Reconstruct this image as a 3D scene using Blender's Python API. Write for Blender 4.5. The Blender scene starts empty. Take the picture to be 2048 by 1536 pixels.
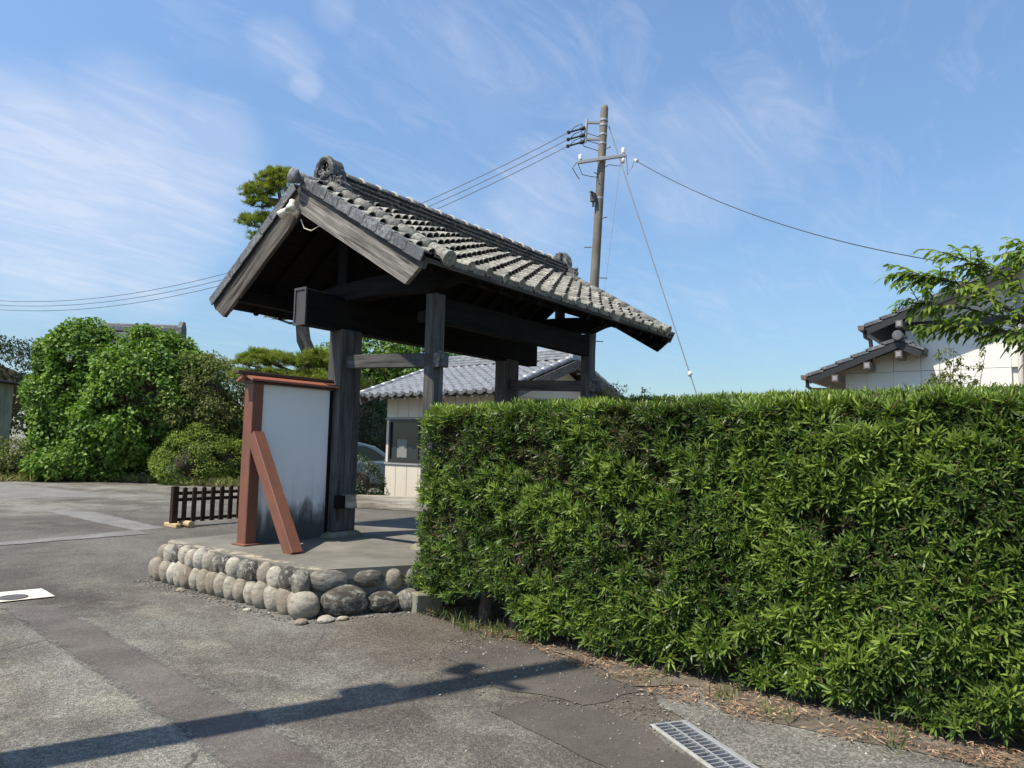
import bpy, math, random
import numpy as np
from mathutils import Matrix, Vector, Quaternion
S = bpy.context.scene
COL = S.collection
R = math.radians

# ------------------------------------------------------------------ camera
cam_d = bpy.data.cameras.new('camera'); cam = bpy.data.objects.new('camera', cam_d); COL.objects.link(cam)
cam_d.sensor_width = 36; cam_d.lens = 1420 / 2048 * 36; cam_d.clip_start = .05; cam_d.clip_end = 3000
CR, CU, CF = Vector((.605, -.796, .022)), Vector((-.083, -.036, .996)), Vector((.792, .605, .088))
CR.normalize(); CF = (CF - CR * CF.dot(CR)).normalized(); CU = CR.cross(CF)
cam.matrix_world = Matrix(((CR.x, CU.x, -CF.x, -5.401), (CR.y, CU.y, -CF.y, -6.597), (CR.z, CU.z, -CF.z, 1.435), (0, 0, 0, 1)))
S.camera = cam

# ------------------------------------------------------------------ light
EL = R(59); AZ = math.atan2(-.932, .362)           # compass bearing of the sun from +Y
world = bpy.data.worlds.new('World'); S.world = world; world.use_nodes = True
sun_d = bpy.data.lights.new('sun', 'SUN'); sun_d.energy = 5.0; sun_d.angle = R(.53); sun_d.color = (1, .925, .79)
sun = bpy.data.objects.new('sun', sun_d); COL.objects.link(sun)
SV = Vector((math.cos(EL) * math.sin(AZ), math.cos(EL) * math.cos(AZ), math.sin(EL)))
sun.rotation_euler = SV.to_track_quat('Z', 'Y').to_euler(); sun.location = (-30, 10, 40)
S.view_settings.view_transform = 'Standard'; S.view_settings.look = 'None'
S.view_settings.gamma = 1; S.view_settings.use_curve_mapping = False; S.view_settings.exposure = .46
S.render.engine = 'CYCLES'
S.cycles.max_bounces = 6; S.cycles.transparent_max_bounces = 6; S.cycles.use_adaptive_sampling = True
S.cycles.adaptive_threshold = .02
try: S.cycles.use_denoising = True
except Exception: pass


class G:
    """small node-graph helper"""
    def __init__(s, tree): s.t = tree; s.t.nodes.clear()
    def n(s, typ, **kw):
        x = s.t.nodes.new(typ)
        for k, v in kw.items():
            if k in ('i',):
                for a, b in v.items():
                    if hasattr(b, 'is_linked') or isinstance(b, bpy.types.NodeSocket): s.t.links.new(b, x.inputs[a])
                    else: x.inputs[a].default_value = b
            else: setattr(x, k, v)
        return x
    def noise(s, co, scale, detail=4, rough=.55, dist=0):
        return s.n('ShaderNodeTexNoise', i={'Vector': co, 'Scale': scale, 'Detail': detail, 'Roughness': rough, 'Distortion': dist}).outputs[0]
    def voro(s, co, scale, feature='F1', out='Distance'):
        return s.n('ShaderNodeTexVoronoi', feature=feature, i={'Vector': co, 'Scale': scale}).outputs[out]
    def map(s, co, scale=(1, 1, 1), loc=(0, 0, 0), rot=(0, 0, 0)):
        return s.n('ShaderNodeMapping', i={'Vector': co, 'Scale': scale, 'Location': loc, 'Rotation': rot}).outputs[0]
    def ramp(s, f, stops, interp='LINEAR'):
        r = s.n('ShaderNodeValToRGB', i={'Fac': f}); e = r.color_ramp.elements; r.color_ramp.interpolation = interp
        while len(e) < len(stops): e.new(.5)
        for q, (p, c) in zip(e, stops):
            q.position = p; q.color = (c, c, c, 1) if not hasattr(c, '__len__') else (*c, 1)
        return r.outputs[0]
    def mix(s, f, a, b, mode='MIX'):
        m = s.n('ShaderNodeMix', data_type='RGBA', blend_type=mode)
        for k, v in ((0, f), (6, a), (7, b)):
            if isinstance(v, bpy.types.NodeSocket): s.t.links.new(v, m.inputs[k])
            else: m.inputs[k].default_value = (*v, 1) if hasattr(v, '__len__') and len(v) == 3 else v
        return m.outputs[2]
    def m(s, op, a, b=0., c=0.):
        x = s.n('ShaderNodeMath', operation=op)
        for k, v in enumerate((a, b, c)):
            if isinstance(v, bpy.types.NodeSocket): s.t.links.new(v, x.inputs[k])
            else: x.inputs[k].default_value = v
        return x.outputs[0]
    def vadd(s, a, b, op='ADD'):
        x = s.n('ShaderNodeVectorMath', operation=op)
        for k, v in enumerate((a, b)):
            if isinstance(v, bpy.types.NodeSocket): s.t.links.new(v, x.inputs[k])
            else: x.inputs[k].default_value = v
        return x.outputs[0]
    def bump(s, h, strength=.4, dist=.02):
        return s.n('ShaderNodeBump', i={'Height': h, 'Strength': strength, 'Distance': dist}).outputs[0]


# sky dome: physical sky plus thin cirrus
g = G(world.node_tree)
sky = g.n('ShaderNodeTexSky', sky_type='NISHITA', sun_disc=False, sun_elevation=EL, sun_rotation=AZ % (2 * math.pi), air_density=1.1, dust_density=.5, ozone_density=2.2)
co = g.n('ShaderNodeTexCoord').outputs['Generated']
sep = g.n('ShaderNodeSeparateXYZ', i={0: co})
den = g.m('ADD', g.m('MAXIMUM', sep.outputs[2], 0.), .12)
cp = g.n('ShaderNodeCombineXYZ', i={0: g.m('DIVIDE', sep.outputs[0], den), 1: g.m('DIVIDE', sep.outputs[1], den), 2: 0.}).outputs[0]
n1 = g.noise(g.map(cp, (.55, 1.25, 1), (3.1, 1.7, 0), (0, 0, .35)), 1.1, 9, .62, .7)
n2 = g.noise(g.map(cp, (1.1, 3.2, 1), (.4, 7.3, 0), (0, 0, .55)), 2.2, 8, .66, .9)
n3 = g.noise(g.map(cp, (.35, .35, 1), (1.3, 4.2, 0)), .8, 2, .5)
CLOUDS = [((.20, .93, .29), .996, .85), ((.274, .908, .300), .9965, 1.), ((.33, .901, .265), .9965, 1.), ((.406, .876, .250), .9975, .95), ((.444, .83, .355), .9984, .75), ((.364, .862, .352), .9975, .85), ((.30, .915, .22), .9975, .8), ((-.25, .9, .30), .992, .8), ((-.6, .7, .36), .992, .6), ((.487, .729, .481), .99975, .45), ((.47, .738, .478), .99975, .35), ((.505, .722, .472), .9998, .35), ((.521, .727, .447), .99988, .5), ((.525, .67, .524), .99978, .4), ((.85, .372, .373), .9975, .5), ((.75, .52, .33), .998, .4), ((.8, .45, .39), .9985, .5), ((.88, .27, .40), .9985, .4)]
bankm = 0.
warp = g.vadd(co, g.vadd(g.vadd(g.n('ShaderNodeTexNoise', i={'Vector': g.map(co, (3, 3, 7)), 'Scale': 1.3, 'Detail': 6.}).outputs['Color'], (-.5, -.5, -.5)), (.07, .07, .045), 'MULTIPLY'))
for (d, w_, a_) in CLOUDS:
    dt = g.n('ShaderNodeVectorMath', operation='DOT_PRODUCT', i={0: g.n('ShaderNodeVectorMath', operation='NORMALIZE', i={0: warp}).outputs[0], 1: Vector(d).normalized()}).outputs['Value']
    bankm = g.m('MAXIMUM', bankm, g.m('MULTIPLY', g.n('ShaderNodeMapRange', interpolation_type='SMOOTHSTEP', i={'Value': dt, 'From Min': 1 - (1 - w_) * 2.6, 'From Max': 1 - (1 - w_) * .1}).outputs[0], a_))
fac = g.m('MULTIPLY', g.ramp(n1, [(.44, 0.), (.72, 1.)]), g.ramp(n3, [(.40, .10), (.62, .75)]))
fac = g.m('ADD', g.m('MULTIPLY', fac, .30), g.m('MULTIPLY', g.ramp(n2, [(.50, 0.), (.78, .45)]), g.ramp(n3, [(.35, .12), (.65, .9)])))
fac = g.m('ADD', fac, g.m('MULTIPLY', bankm, g.m('MULTIPLY', g.ramp(n1, [(.34, .45), (.60, 1.)]), g.ramp(n2, [(.30, .65), (.62, 1.)]))))
fac = g.m('MINIMUM', g.m('MULTIPLY', fac, .60), .62)
hz = g.ramp(sep.outputs[2], [(0., .0), (.6, 1.)])
base = g.mix(1., g.mix(1., sky.outputs[0], g.ramp(sep.outputs[2], [(0., (.52, .58, .66)), (.10, (.60, .67, .76)), (.25, (.82, .88, .97)), (.5, (1.04, 1.09, 1.2))]), 'MULTIPLY'), (1.03, 1.07, 1.02), 'MULTIPLY')
skyc = g.mix(fac, base, (4.9, 5.15, 5.9))
bg = g.n('ShaderNodeBackground', i={'Color': skyc, 'Strength': .125})
out = g.n('ShaderNodeOutputWorld', i={0: bg.outputs[0]})

# ------------------------------------------------------------------ materials
def mk(name, fn, **pr):
    mt = bpy.data.materials.new(name); mt.use_nodes = True
    g = G(mt.node_tree); g.co = g.n('ShaderNodeTexCoord').outputs['Object']
    g.geo = g.n('ShaderNodeNewGeometry'); g.wp = g.geo.outputs['Position']
    g.rnd = g.n('ShaderNodeObjectInfo').outputs['Random']
    p = g.n('ShaderNodeBsdfPrincipled'); o = g.n('ShaderNodeOutputMaterial', i={0: p.outputs[0]})
    g.p = p; g.o = o
    for k, v in pr.items(): p.inputs[k].default_value = v
    r = fn(g)
    if r:
        for k, v in r.items():
            if isinstance(v, bpy.types.NodeSocket): g.t.links.new(v, p.inputs[k])
            elif v is not None: p.inputs[k].default_value = (*v, 1) if hasattr(v, '__len__') and len(v) == 3 else v
    return mt

def wood(name, dark, light, grain=1., contrast=(.35, .68), bump=.5, rough=.85):
    def f(g):
        off = g.n('ShaderNodeCombineXYZ', i={0: g.m('MULTIPLY', g.rnd, 37.), 1: g.m('MULTIPLY', g.rnd, 11.), 2: g.m('MULTIPLY', g.rnd, 23.)}).outputs[0]
        c = g.vadd(g.co, off)
        a = g.noise(g.map(c, (1.1, 22 * grain, 22 * grain)), 1., 6, .65, .6)
        b = g.noise(g.map(c, (2.5, 90 * grain, 90 * grain)), 1., 3, .6)
        lg = g.noise(c, 1.7, 4, .6)
        t = g.m('ADD', g.m('MULTIPLY', a, .7), g.m('MULTIPLY', b, .3))
        col = g.ramp(t, [(contrast[0], dark), (contrast[1], light)])
        col = g.mix(g.ramp(lg, [(.4, 0.), (.75, .55)]), col, tuple(x * .62 for x in dark))
        return {'Base Color': col, 'Normal': g.bump(t, bump, .012), 'Roughness': rough, 'Specular IOR Level': .12}
    return mk(name, f)

M = {}
M['wood_grey'] = wood('wood_grey', (.050, .046, .042), (.36, .335, .30), 1., (.40, .64), 1.)
M['wood_brown'] = wood('wood_brown', (.030, .025, .022), (.24, .215, .19), 1., (.40, .68), .9)
M['wood_post'] = wood('wood_post', (.034, .033, .033), (.165, .162, .158), .8, (.34, .68), .9)
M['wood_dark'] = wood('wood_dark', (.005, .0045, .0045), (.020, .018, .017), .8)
M['wood_pale'] = wood('wood_pale', (.16, .14, .11), (.50, .46, .40), .7, (.38, .62), 1.)
M['fence_brown'] = wood('fence_brown', (.022, .013, .009), (.065, .040, .028), .8, (.3, .7), .2, .5)
M['foot_wood'] = wood('foot_wood', (.38, .27, .14), (.62, .48, .29), .8)
M['red_paint'] = mk('red_paint', lambda g: {
    'Base Color': g.mix(g.ramp(g.noise(g.map(g.co, (3, 14, 14)), 1.5, 6, .65), [(.44, 0.), (.74, .8)]),
                        g.mix(g.noise(g.co, 2.3, 3), (.150, .053, .029), (.205, .080, .045)), (.10, .055, .042)),
    'Normal': g.bump(g.noise(g.map(g.co, (2, 40, 40)), 2, 4), .15, .01), 'Roughness': .6})
M['red_metal'] = mk('red_metal', lambda g: {'Base Color': g.mix(g.noise(g.co, 4, 4), (.24, .075, .045), (.33, .13, .085)), 'Roughness': .45})
M['cap_metal'] = mk('cap_metal', lambda g: {'Base Color': g.mix(g.noise(g.co, 4, 4), (.045, .038, .036), (.075, .065, .062)), 'Roughness': .5})
M['brown_metal'] = mk('brown_metal', lambda g: {'Base Color': g.mix(g.noise(g.co, 4, 4), (.045, .022, .018), (.075, .036, .028)), 'Roughness': .45})

def plaster(g):
    sp = g.n('ShaderNodeSeparateXYZ', i={0: g.co}).outputs
    z = g.m('SUBTRACT', sp[2], g.m('MULTIPLY', g.m('SUBTRACT', g.noise(g.map(g.co, (3.2, 3.2, .9)), 1.6, 6, .68, .5), .5), .75))
    stain = g.ramp(z, [(.14, 1.), (.28, .80), (.42, .12), (.62, 0.)])
    streak = g.m('MULTIPLY', g.ramp(g.noise(g.map(g.co, (26, 26, .7)), 1, 5, .65), [(.55, 0.), (.8, .5)]), g.ramp(z, [(.3, 1.), (.95, 0.)]))
    gen = g.mix(g.noise(g.co, 1.4, 4), (.76, .77, .76), (.84, .85, .84))
    col = g.mix(g.m('MINIMUM', g.m('ADD', stain, streak), 1.), gen, (.075, .078, .082))
    return {'Base Color': col, 'Roughness': .85, 'Normal': g.bump(g.noise(g.co, 30, 5), .12, .01)}
M['plaster'] = mk('plaster', plaster)

def tile_mat(name, c0, c1, lich, amt):
    def f(g):
        c = g.vadd(g.co, g.n('ShaderNodeCombineXYZ', i={0: g.m('MULTIPLY', g.rnd, 71.), 1: g.m('MULTIPLY', g.rnd, 13.), 2: g.rnd}).outputs[0])
        b = g.mix(g.rnd, c0, c1)
        b = g.mix(g.ramp(g.noise(c, 5, 3), [(.35, 0.), (.7, .6)]), b, c0)
        l = g.ramp(g.noise(c, 22, 6, .7), [(.56 - .2 * amt, 0.), (.66 - .12 * amt, 1.)])
        l = g.m('MULTIPLY', l, g.ramp(g.noise(c, 3.3, 3), [(.36, .15), (.62, 1.)]))
        b = g.mix(l, b, lich)
        sp = g.ramp(g.noise(c, 55, 3), [(.64, 0.), (.70, .8 * amt)])
        b = g.mix(sp, b, (.50, .48, .36))
        return {'Base Color': b, 'Roughness': .72, 'Normal': g.bump(g.noise(c, 40, 5, .65), .35, .01)}
    return mk(name, f)
M['tile_old'] = tile_mat('tile_old', (.062, .060, .054), (.165, .161, .148), (.36, .35, .295), .85)
M['tile_ridge'] = tile_mat('tile_ridge', (.035, .036, .038), (.085, .086, .088), (.30, .29, .25), .35)
M['tile_dark'] = tile_mat('tile_dark', (.06, .064, .07), (.12, .125, .135), (.25, .26, .27), .45)
M['tile_silver'] = mk('tile_silver', lambda g: {'Base Color': g.mix(g.ramp(g.noise(g.vadd(g.co, g.n('ShaderNodeCombineXYZ', i={0: g.m('MULTIPLY', g.rnd, 60.)}).outputs[0]), 6, 4), [(.3, 0.), (.75, 1.)]), (.20, .203, .210), (.37, .375, .385)), 'Roughness': .38, 'Metallic': .25})
M['mortar'] = mk('mortar', lambda g: {'Base Color': g.mix(g.noise(g.co, 9, 5), (.30, .29, .26), (.52, .50, .45)), 'Roughness': .9})

def conc(g):
    a = g.noise(g.wp, 2.1, 6, .6); b = g.noise(g.wp, 60, 4, .7); c = g.noise(g.wp, 9, 5, .7)
    col = g.mix(g.ramp(a, [(.35, 0.), (.7, 1.)]), (.105, .098, .080), (.19, .18, .152))
    col = g.mix(g.ramp(c, [(.55, 0.), (.75, .6)]), col, (.09, .085, .072))
    col = g.mix(g.m('MULTIPLY', g.ramp(b, [(.6, 0.), (.7, 1.)]), .35), col, (.33, .31, .26))
    sp = g.n('ShaderNodeSeparateXYZ', i={0: g.wp}).outputs
    # lime-coloured patch crust along the left rim
    rim = g.m('MULTIPLY', g.ramp(g.m('ABSOLUTE', g.m('ADD', sp[0], 1.53)), [(.0, 1.), (.10, 0.)]), g.ramp(g.noise(g.wp, 7, 5, .75), [(.50, 0.), (.56, 1.)]))
    col = g.mix(g.m('MULTIPLY', rim, .8), col, (.50, .42, .28))
    return {'Base Color': col, 'Roughness': .92, 'Normal': g.bump(g.m('ADD', b, c), .35, .01)}
M['concrete'] = mk('concrete', conc)
M['mortar_fill'] = mk('mortar_fill', lambda g: {'Base Color': g.ramp(g.noise(g.wp, 14, 6, .7), [(.3, (.10, .09, .075)), (.7, (.27, .25, .21))]), 'Roughness': 1., 'Normal': g.bump(g.noise(g.wp, 45, 5, .7), .8, .015)})
M['mossy_concrete'] = mk('mossy_concrete', lambda g: {'Base Color': g.mix(g.ramp(g.noise(g.co, 9, 5), [(.4, 0.), (.65, 1.)]), (.22, .21, .18), (.16, .165, .07)), 'Roughness': .95, 'Normal': g.bump(g.noise(g.co, 40, 4), .5, .01)})

def cobble(name, c0, c1, lich, lo):
    def f(g):
        c = g.vadd(g.co, g.n('ShaderNodeCombineXYZ', i={0: g.m('MULTIPLY', g.rnd, 91.), 1: g.m('MULTIPLY', g.rnd, 17.), 2: g.m('MULTIPLY', g.rnd, 5.)}).outputs[0])
        b = g.mix(g.rnd, c0, c1)
        b = g.mix(g.ramp(g.noise(g.map(c, (1, 1, 2.6)), 1.6, 6, .65), [(.40, 0.), (.68, .8)]), b, tuple(x * .55 for x in c0))
        l = g.ramp(g.m('ADD', g.m('MULTIPLY', g.noise(c, 2.2, 4, .6), .6), g.m('MULTIPLY', g.noise(c, 9, 7, .75, .4), .4)), [(lo - .03, 0.), (lo + .11, 1.)])
        b = g.mix(l, b, lich)
        return {'Base Color': b, 'Roughness': .88, 'Normal': g.bump(g.m('ADD', g.noise(c, 9, 7, .75), g.m('MULTIPLY', l, .4)), 0.5, .10)}
    return mk(name, f)
M['cobble_dark'] = cobble('cobble_dark', (.065, .054, .045), (.25, .23, .19), (.43, .42, .37), .525)
M['cobble_pale'] = cobble('cobble_pale', (.30, .25, .185), (.58, .55, .46), (.70, .68, .60), .60)

def asphalt(name, kind):
    def f(g):
        w = g.wp
        wd = g.vadd(w, g.vadd(g.n('ShaderNodeTexNoise', i={'Vector': w, 'Scale': .55, 'Detail': 3.}).outputs['Color'], (-.5, -.5, -.5)))
        big = g.noise(g.map(wd, (.55, .28, 1), rot=(0, 0, .5)), 1., 6, .6)
        mid = g.noise(wd, 1.9, 6, .62)
        fine = g.noise(w, 55, 4, .75)
        vor = g.voro(w, 120)
        chip = g.voro(w, 80, 'F1', 'Color')
        chipv = g.n('ShaderNodeSeparateColor', i={0: chip}).outputs[0]
        if kind == 'base':
            col = g.ramp(big, [(.34, (.062, .053, .045)), (.46, (.112, .101, .086)), (.56, (.178, .172, .150)), (.68, (.24, .235, .20))])
            col = g.mix(g.ramp(mid, [(.50, 0.), (.68, .7)]), col, (.225, .21, .165))
            col = g.mix(g.ramp(g.noise(w, .9, 5, .65), [(.52, 0.), (.68, .65)]), col, (.062, .051, .043))
            sp = g.n('ShaderNodeSeparateXYZ', i={0: wd}).outputs
            fx = g.n('ShaderNodeMapRange', i={'Value': g.m('ADD', sp[0], g.m('MULTIPLY', g.noise(w, 1.3, 5, .65), .9)), 'From Min': -1.75, 'From Max': -1.15}).outputs[0]
            fy = g.n('ShaderNodeMapRange', i={'Value': sp[1], 'From Min': -1.6, 'From Max': -2.3}).outputs[0]
            col = g.mix(g.m('MULTIPLY', g.m('MULTIPLY', fx, fy), .7), col, g.mix(fine, (.058, .045, .034), (.125, .105, .08)))
            by = g.n('ShaderNodeMapRange', i={'Value': g.m('ADD', sp[1], g.m('MULTIPLY', g.noise(w, .8, 5, .65), 1.6)), 'From Min': 1.5, 'From Max': 2.3}).outputs[0]
            bz = g.n('ShaderNodeMapRange', i={'Value': sp[1], 'From Min': 9.5, 'From Max': 7.}).outputs[0]
            col = g.mix(g.m('MULTIPLY', g.m('MULTIPLY', by, bz), .6), col, g.mix(mid, (.055, .046, .040), (.105, .095, .082)))
            amp = 1.15
        elif kind == 'smooth':
            col = g.ramp(mid, [(.3, (.072, .060, .053)), (.7, (.135, .120, .107))]); amp = .6
        elif kind == 'dark':
            col = g.ramp(mid, [(.3, (.058, .049, .042)), (.7, (.098, .086, .074))]); amp = .35
        elif kind == 'seam':
            col = g.ramp(mid, [(.3, (.13, .122, .11)), (.7, (.21, .20, .185))]); amp = 1.2
            tr = g.n('ShaderNodeBsdfTransparent'); ms = g.n('ShaderNodeMixShader', i={0: g.ramp(g.m('ADD', g.m('MULTIPLY', g.noise(w, 30, 5, .8), .6), g.m('MULTIPLY', g.noise(w, 3, 3), .4)), [(.44, 0.), (.60, .85)]), 1: tr.outputs[0], 2: g.p.outputs[0]}); g.t.links.new(ms.outputs[0], g.o.inputs[0])
        elif kind == 'pale':
            col = g.ramp(mid, [(.3, (.125, .12, .11)), (.7, (.205, .20, .185))]); amp = .6
        else:
            col = g.ramp(mid, [(.3, (.105, .097, .083)), (.7, (.205, .195, .168))]); amp = 1.3
        col = g.mix(amp * .55, col, g.mix(1., col, g.ramp(chipv, [(.0, .45), (.55, 1.), (1., 1.8)]), 'MULTIPLY'))
        col = g.mix(g.m('MULTIPLY', g.ramp(fine, [(.62, 0.), (.72, 1.)]), .45 * amp), col, (.36, .35, .31))
        # white grit specks
        col = g.mix(g.ramp(g.voro(w, 17), [(.045, .75), (.07, 0.)]), col, (.42, .42, .38))
        # hairline cracks
        cr = g.ramp(g.n('ShaderNodeTexVoronoi', feature='DISTANCE_TO_EDGE', i={'Vector': g.vadd(wd, g.vadd(g.n('ShaderNodeTexNoise', i={'Vector': w, 'Scale': 6., 'Detail': 4.}).outputs['Color'], (.12, .12, .12), 'MULTIPLY')), 'Scale': .45}).outputs[0], [(.0, 1.), (.008, 0.)])
        cr = g.m('MULTIPLY', cr, g.ramp(g.noise(w, .7, 3), [(.5, 0.), (.6, .8)]))
        if kind in ('base',): col = g.mix(cr, col, (.035, .03, .026))
        h = g.m('ADD', g.m('MULTIPLY', vor, -.9), g.m('MULTIPLY', fine, .6))
        return {'Base Color': col, 'Roughness': .88, 'Normal': g.bump(h, .8 * min(amp, 1), .009), 'Specular IOR Level': .35}
    return mk(name, f)
for k in ('base', 'smooth', 'dark', 'pale', 'gravel', 'seam'): M['asphalt_' + k] = asphalt('asphalt_' + k, k)
M['soil'] = mk('soil', lambda g: {'Base Color': g.ramp(g.noise(g.wp, 6, 7, .7), [(.3, (.065, .05, .036)), (.55, (.14, .115, .085)), (.75, (.21, .19, .155))]), 'Roughness': 1., 'Normal': g.bump(g.noise(g.wp, 35, 6, .75), .9, .02)})
M['verge'] = mk('verge', lambda g: {'Base Color': g.ramp(g.noise(g.wp, 3, 7, .7), [(.3, (.07, .06, .035)), (.5, (.19, .145, .085)), (.7, (.09, .10, .04))]), 'Roughness': 1., 'Normal': g.bump(g.noise(g.wp, 20, 6, .75), .9, .04)})
M['white_paint'] = mk('white_paint', lambda g: {'Base Color': g.mix(g.ramp(g.noise(g.wp, 25, 6, .75), [(.58, 0.), (.68, .7)]), (.58, .55, .45), (.25, .23, .2)), 'Roughness': .7})
M['iron'] = mk('iron', lambda g: {'Base Color': g.mix(g.noise(g.co, 20, 4), (.055, .052, .05), (.10, .095, .09)), 'Roughness': .7})
M['galv'] = mk('galv', lambda g: {'Base Color': g.mix(g.noise(g.co, 18, 4), (.27, .275, .28), (.44, .445, .45)), 'Roughness': .5, 'Metallic': .35})
M['galv_rust'] = mk('galv_rust', lambda g: {'Base Color': g.mix(g.ramp(g.noise(g.co, 14, 5), [(.5, 0.), (.7, .8)]), (.40, .395, .37), (.28, .21, .14)), 'Roughness': .6, 'Metallic': .2})
M['pit'] = mk('pit', lambda g: {'Base Color': (.05, .045, .038), 'Roughness': 1.})
M['pole_conc'] = mk('pole_conc', lambda g: {'Base Color': g.mix(g.ramp(g.noise(g.map(g.co, (6, 6, 1.2)), 1.6, 6, .65), [(.35, 0.), (.7, 1.)]), (.10, .085, .068), (.215, .195, .155)), 'Roughness': .85, 'Normal': g.bump(g.noise(g.co, 60, 4), .2, .01)})
M['black_rubber'] = mk('black_rubber', lambda g: {'Base Color': (.02, .02, .022), 'Roughness': .6})
M['wire'] = mk('wire', lambda g: {'Base Color': (.05, .052, .058), 'Roughness': .6})
M['steel_wire'] = mk('steel_wire', lambda g: {'Base Color': (.22, .22, .23), 'Roughness': .5})
M['porcelain'] = mk('porcelain', lambda g: {'Base Color': (.72, .72, .70), 'Roughness': .25})
M['cream'] = mk('cream', lambda g: {'Base Color': g.mix(g.noise(g.co, 12, 4), (.62, .57, .44), (.74, .70, .58)), 'Roughness': .45})
M['lamp_glass'] = mk('lamp_glass', lambda g: {'Base Color': (.45, .42, .33), 'Roughness': .3})
M['hut_panel'] = mk('hut_panel', lambda g: {'Base Color': g.mix(g.noise(g.wp, 2, 4), (.56, .50, .41), (.64, .575, .475)), 'Roughness': .6})
M['hut_trim'] = mk('hut_trim', lambda g: {'Base Color': (.28, .27, .26), 'Roughness': .5})
M['bronze'] = mk('bronze', lambda g: {'Base Color': (.030, .026, .024), 'Roughness': .4})
M['glass'] = mk('glass', lambda g: {'Base Color': (.03, .04, .04), 'Roughness': .04, 'Specular IOR Level': .45})
M['paper'] = mk('paper', lambda g: {'Base Color': (.20, .20, .19), 'Roughness': .8})
M['stucco'] = mk('stucco', lambda g: {'Base Color': g.mix(g.noise(g.wp, 1.6, 4), (.76, .74, .665), (.82, .80, .73)), 'Roughness': .8, 'Normal': g.bump(g.noise(g.wp, 22, 5, .7), .5, .012)})
M['fascia'] = mk('fascia', lambda g: {'Base Color': (.020, .019, .021), 'Roughness': .5})
M['pipe_brown'] = mk('pipe_brown', lambda g: {'Base Color': (.16, .11, .09), 'Roughness': .4})
M['beige_trim'] = mk('beige_trim', lambda g: {'Base Color': (.42, .38, .34), 'Roughness': .6})
M['purlin_shaded'] = mk('purlin_shaded', lambda g: {'Base Color': (.12, .11, .105), 'Roughness': .6})  # beige timber ends darkened in colour to imitate shade under the verge
M['shed_wall'] = mk('shed_wall', lambda g: {'Base Color': g.mix(g.ramp(g.noise(g.map(g.wp, (3, 3, .4)), 1.5, 6, .7), [(.45, 0.), (.7, .8)]), (.34, .37, .30), (.13, .13, .105)), 'Roughness': .9})
M['car_paint'] = mk('car_paint', lambda g: {'Base Color': (.14, .20, .26), 'Roughness': .25, 'Metallic': .3, 'Coat Weight': .6})
M['chrome'] = mk('chrome', lambda g: {'Base Color': (.7, .7, .7), 'Roughness': .15, 'Metallic': 1.})
M['headlamp'] = mk('headlamp', lambda g: {'Base Color': (.75, .76, .76), 'Roughness': .1})
M['bark'] = mk('bark', lambda g: {'Base Color': g.ramp(g.noise(g.map(g.co, (9, 9, 2.5)), 2, 6, .7), [(.3, (.045, .034, .026)), (.7, (.20, .165, .135))]), 'Roughness': 1., 'Normal': g.bump(g.noise(g.map(g.co, (14, 14, 4)), 2, 5, .7), 1., .03)})
M['twig'] = mk('twig', lambda g: {'Base Color': g.ramp(g.noise(g.wp, 9, 6, .7), [(.3, (.030, .024, .014)), (.7, (.085, .068, .038))]), 'Roughness': 1., 'Normal': g.bump(g.noise(g.wp, 25, 5, .7), 1., .05)})  # dark brown of the solid cores, stands for shaded insides of foliage
M['litter'] = mk('litter', lambda g: {'Base Color': g.ramp(g.n('ShaderNodeAttribute', attribute_name='tint').outputs['Fac'], [(0., (.12, .062, .034)), (.6, (.28, .165, .095)), (1., (.46, .34, .21))]), 'Roughness': .8})
M['pebble'] = mk('pebble', lambda g: {'Base Color': g.ramp(g.n('ShaderNodeAttribute', attribute_name='tint').outputs['Fac'], [(0., (.07, .065, .057)), (.85, (.19, .18, .155)), (1., (.40, .38, .33))]), 'Roughness': .9})

def leafmat(name, stops, trans=.3, rough=.42, spec=.5):
    def f(g):
        t = g.n('ShaderNodeAttribute', attribute_name='tint').outputs['Fac']
        col = g.ramp(t, stops)
        tr = g.n('ShaderNodeBsdfTranslucent', i={'Color': g.mix(1., col, (1.25, 1.35, .55), 'MULTIPLY')})
        mx = g.n('ShaderNodeMixShader', i={0: trans, 1: g.p.outputs[0], 2: tr.outputs[0]})
        g.t.links.new(mx.outputs[0], g.o.inputs[0])
        return {'Base Color': col, 'Roughness': rough, 'Specular IOR Level': spec}
    return mk(name, f)
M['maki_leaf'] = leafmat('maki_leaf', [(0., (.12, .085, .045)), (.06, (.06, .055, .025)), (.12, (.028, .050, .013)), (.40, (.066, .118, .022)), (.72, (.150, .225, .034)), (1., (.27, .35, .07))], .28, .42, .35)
M['kudzu'] = leafmat('kudzu', [(0., (.045, .085, .018)), (.6, (.105, .20, .030)), (1., (.20, .30, .055))], .3, .55, .3)
M['olive_leaf'] = leafmat('olive_leaf', [(0., (.05, .07, .02)), (.6, (.115, .152, .038)), (1., (.21, .23, .07))], .28, .6, .25)
M['shrub_leaf'] = leafmat('shrub_leaf', [(0., (.07, .105, .022)), (.6, (.17, .245, .04)), (1., (.27, .33, .07))], .34, .55, .3)
M['dark_leaf'] = leafmat('dark_leaf', [(0., (.014, .024, .010)), (.6, (.030, .052, .016)), (1., (.07, .10, .03))], .15, .5)
M['cherry_leaf'] = leafmat('cherry_leaf', [(0., (.075, .125, .024)), (.6, (.17, .25, .042)), (1., (.32, .38, .075))], .5, .45, .35)
M['needle'] = leafmat('needle', [(0., (.09, .13, .022)), (.6, (.22, .27, .045)), (1., (.36, .37, .09))], .35, .6, .3)
M['grass'] = leafmat('grass', [(0., (.05, .075, .02)), (.6, (.13, .17, .04)), (1., (.32, .27, .11))], .3, .6)

# ------------------------------------------------------------------ mesh building
rng = np.random.default_rng(7)
W = {}                                            # world matrix of every object made here

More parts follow.
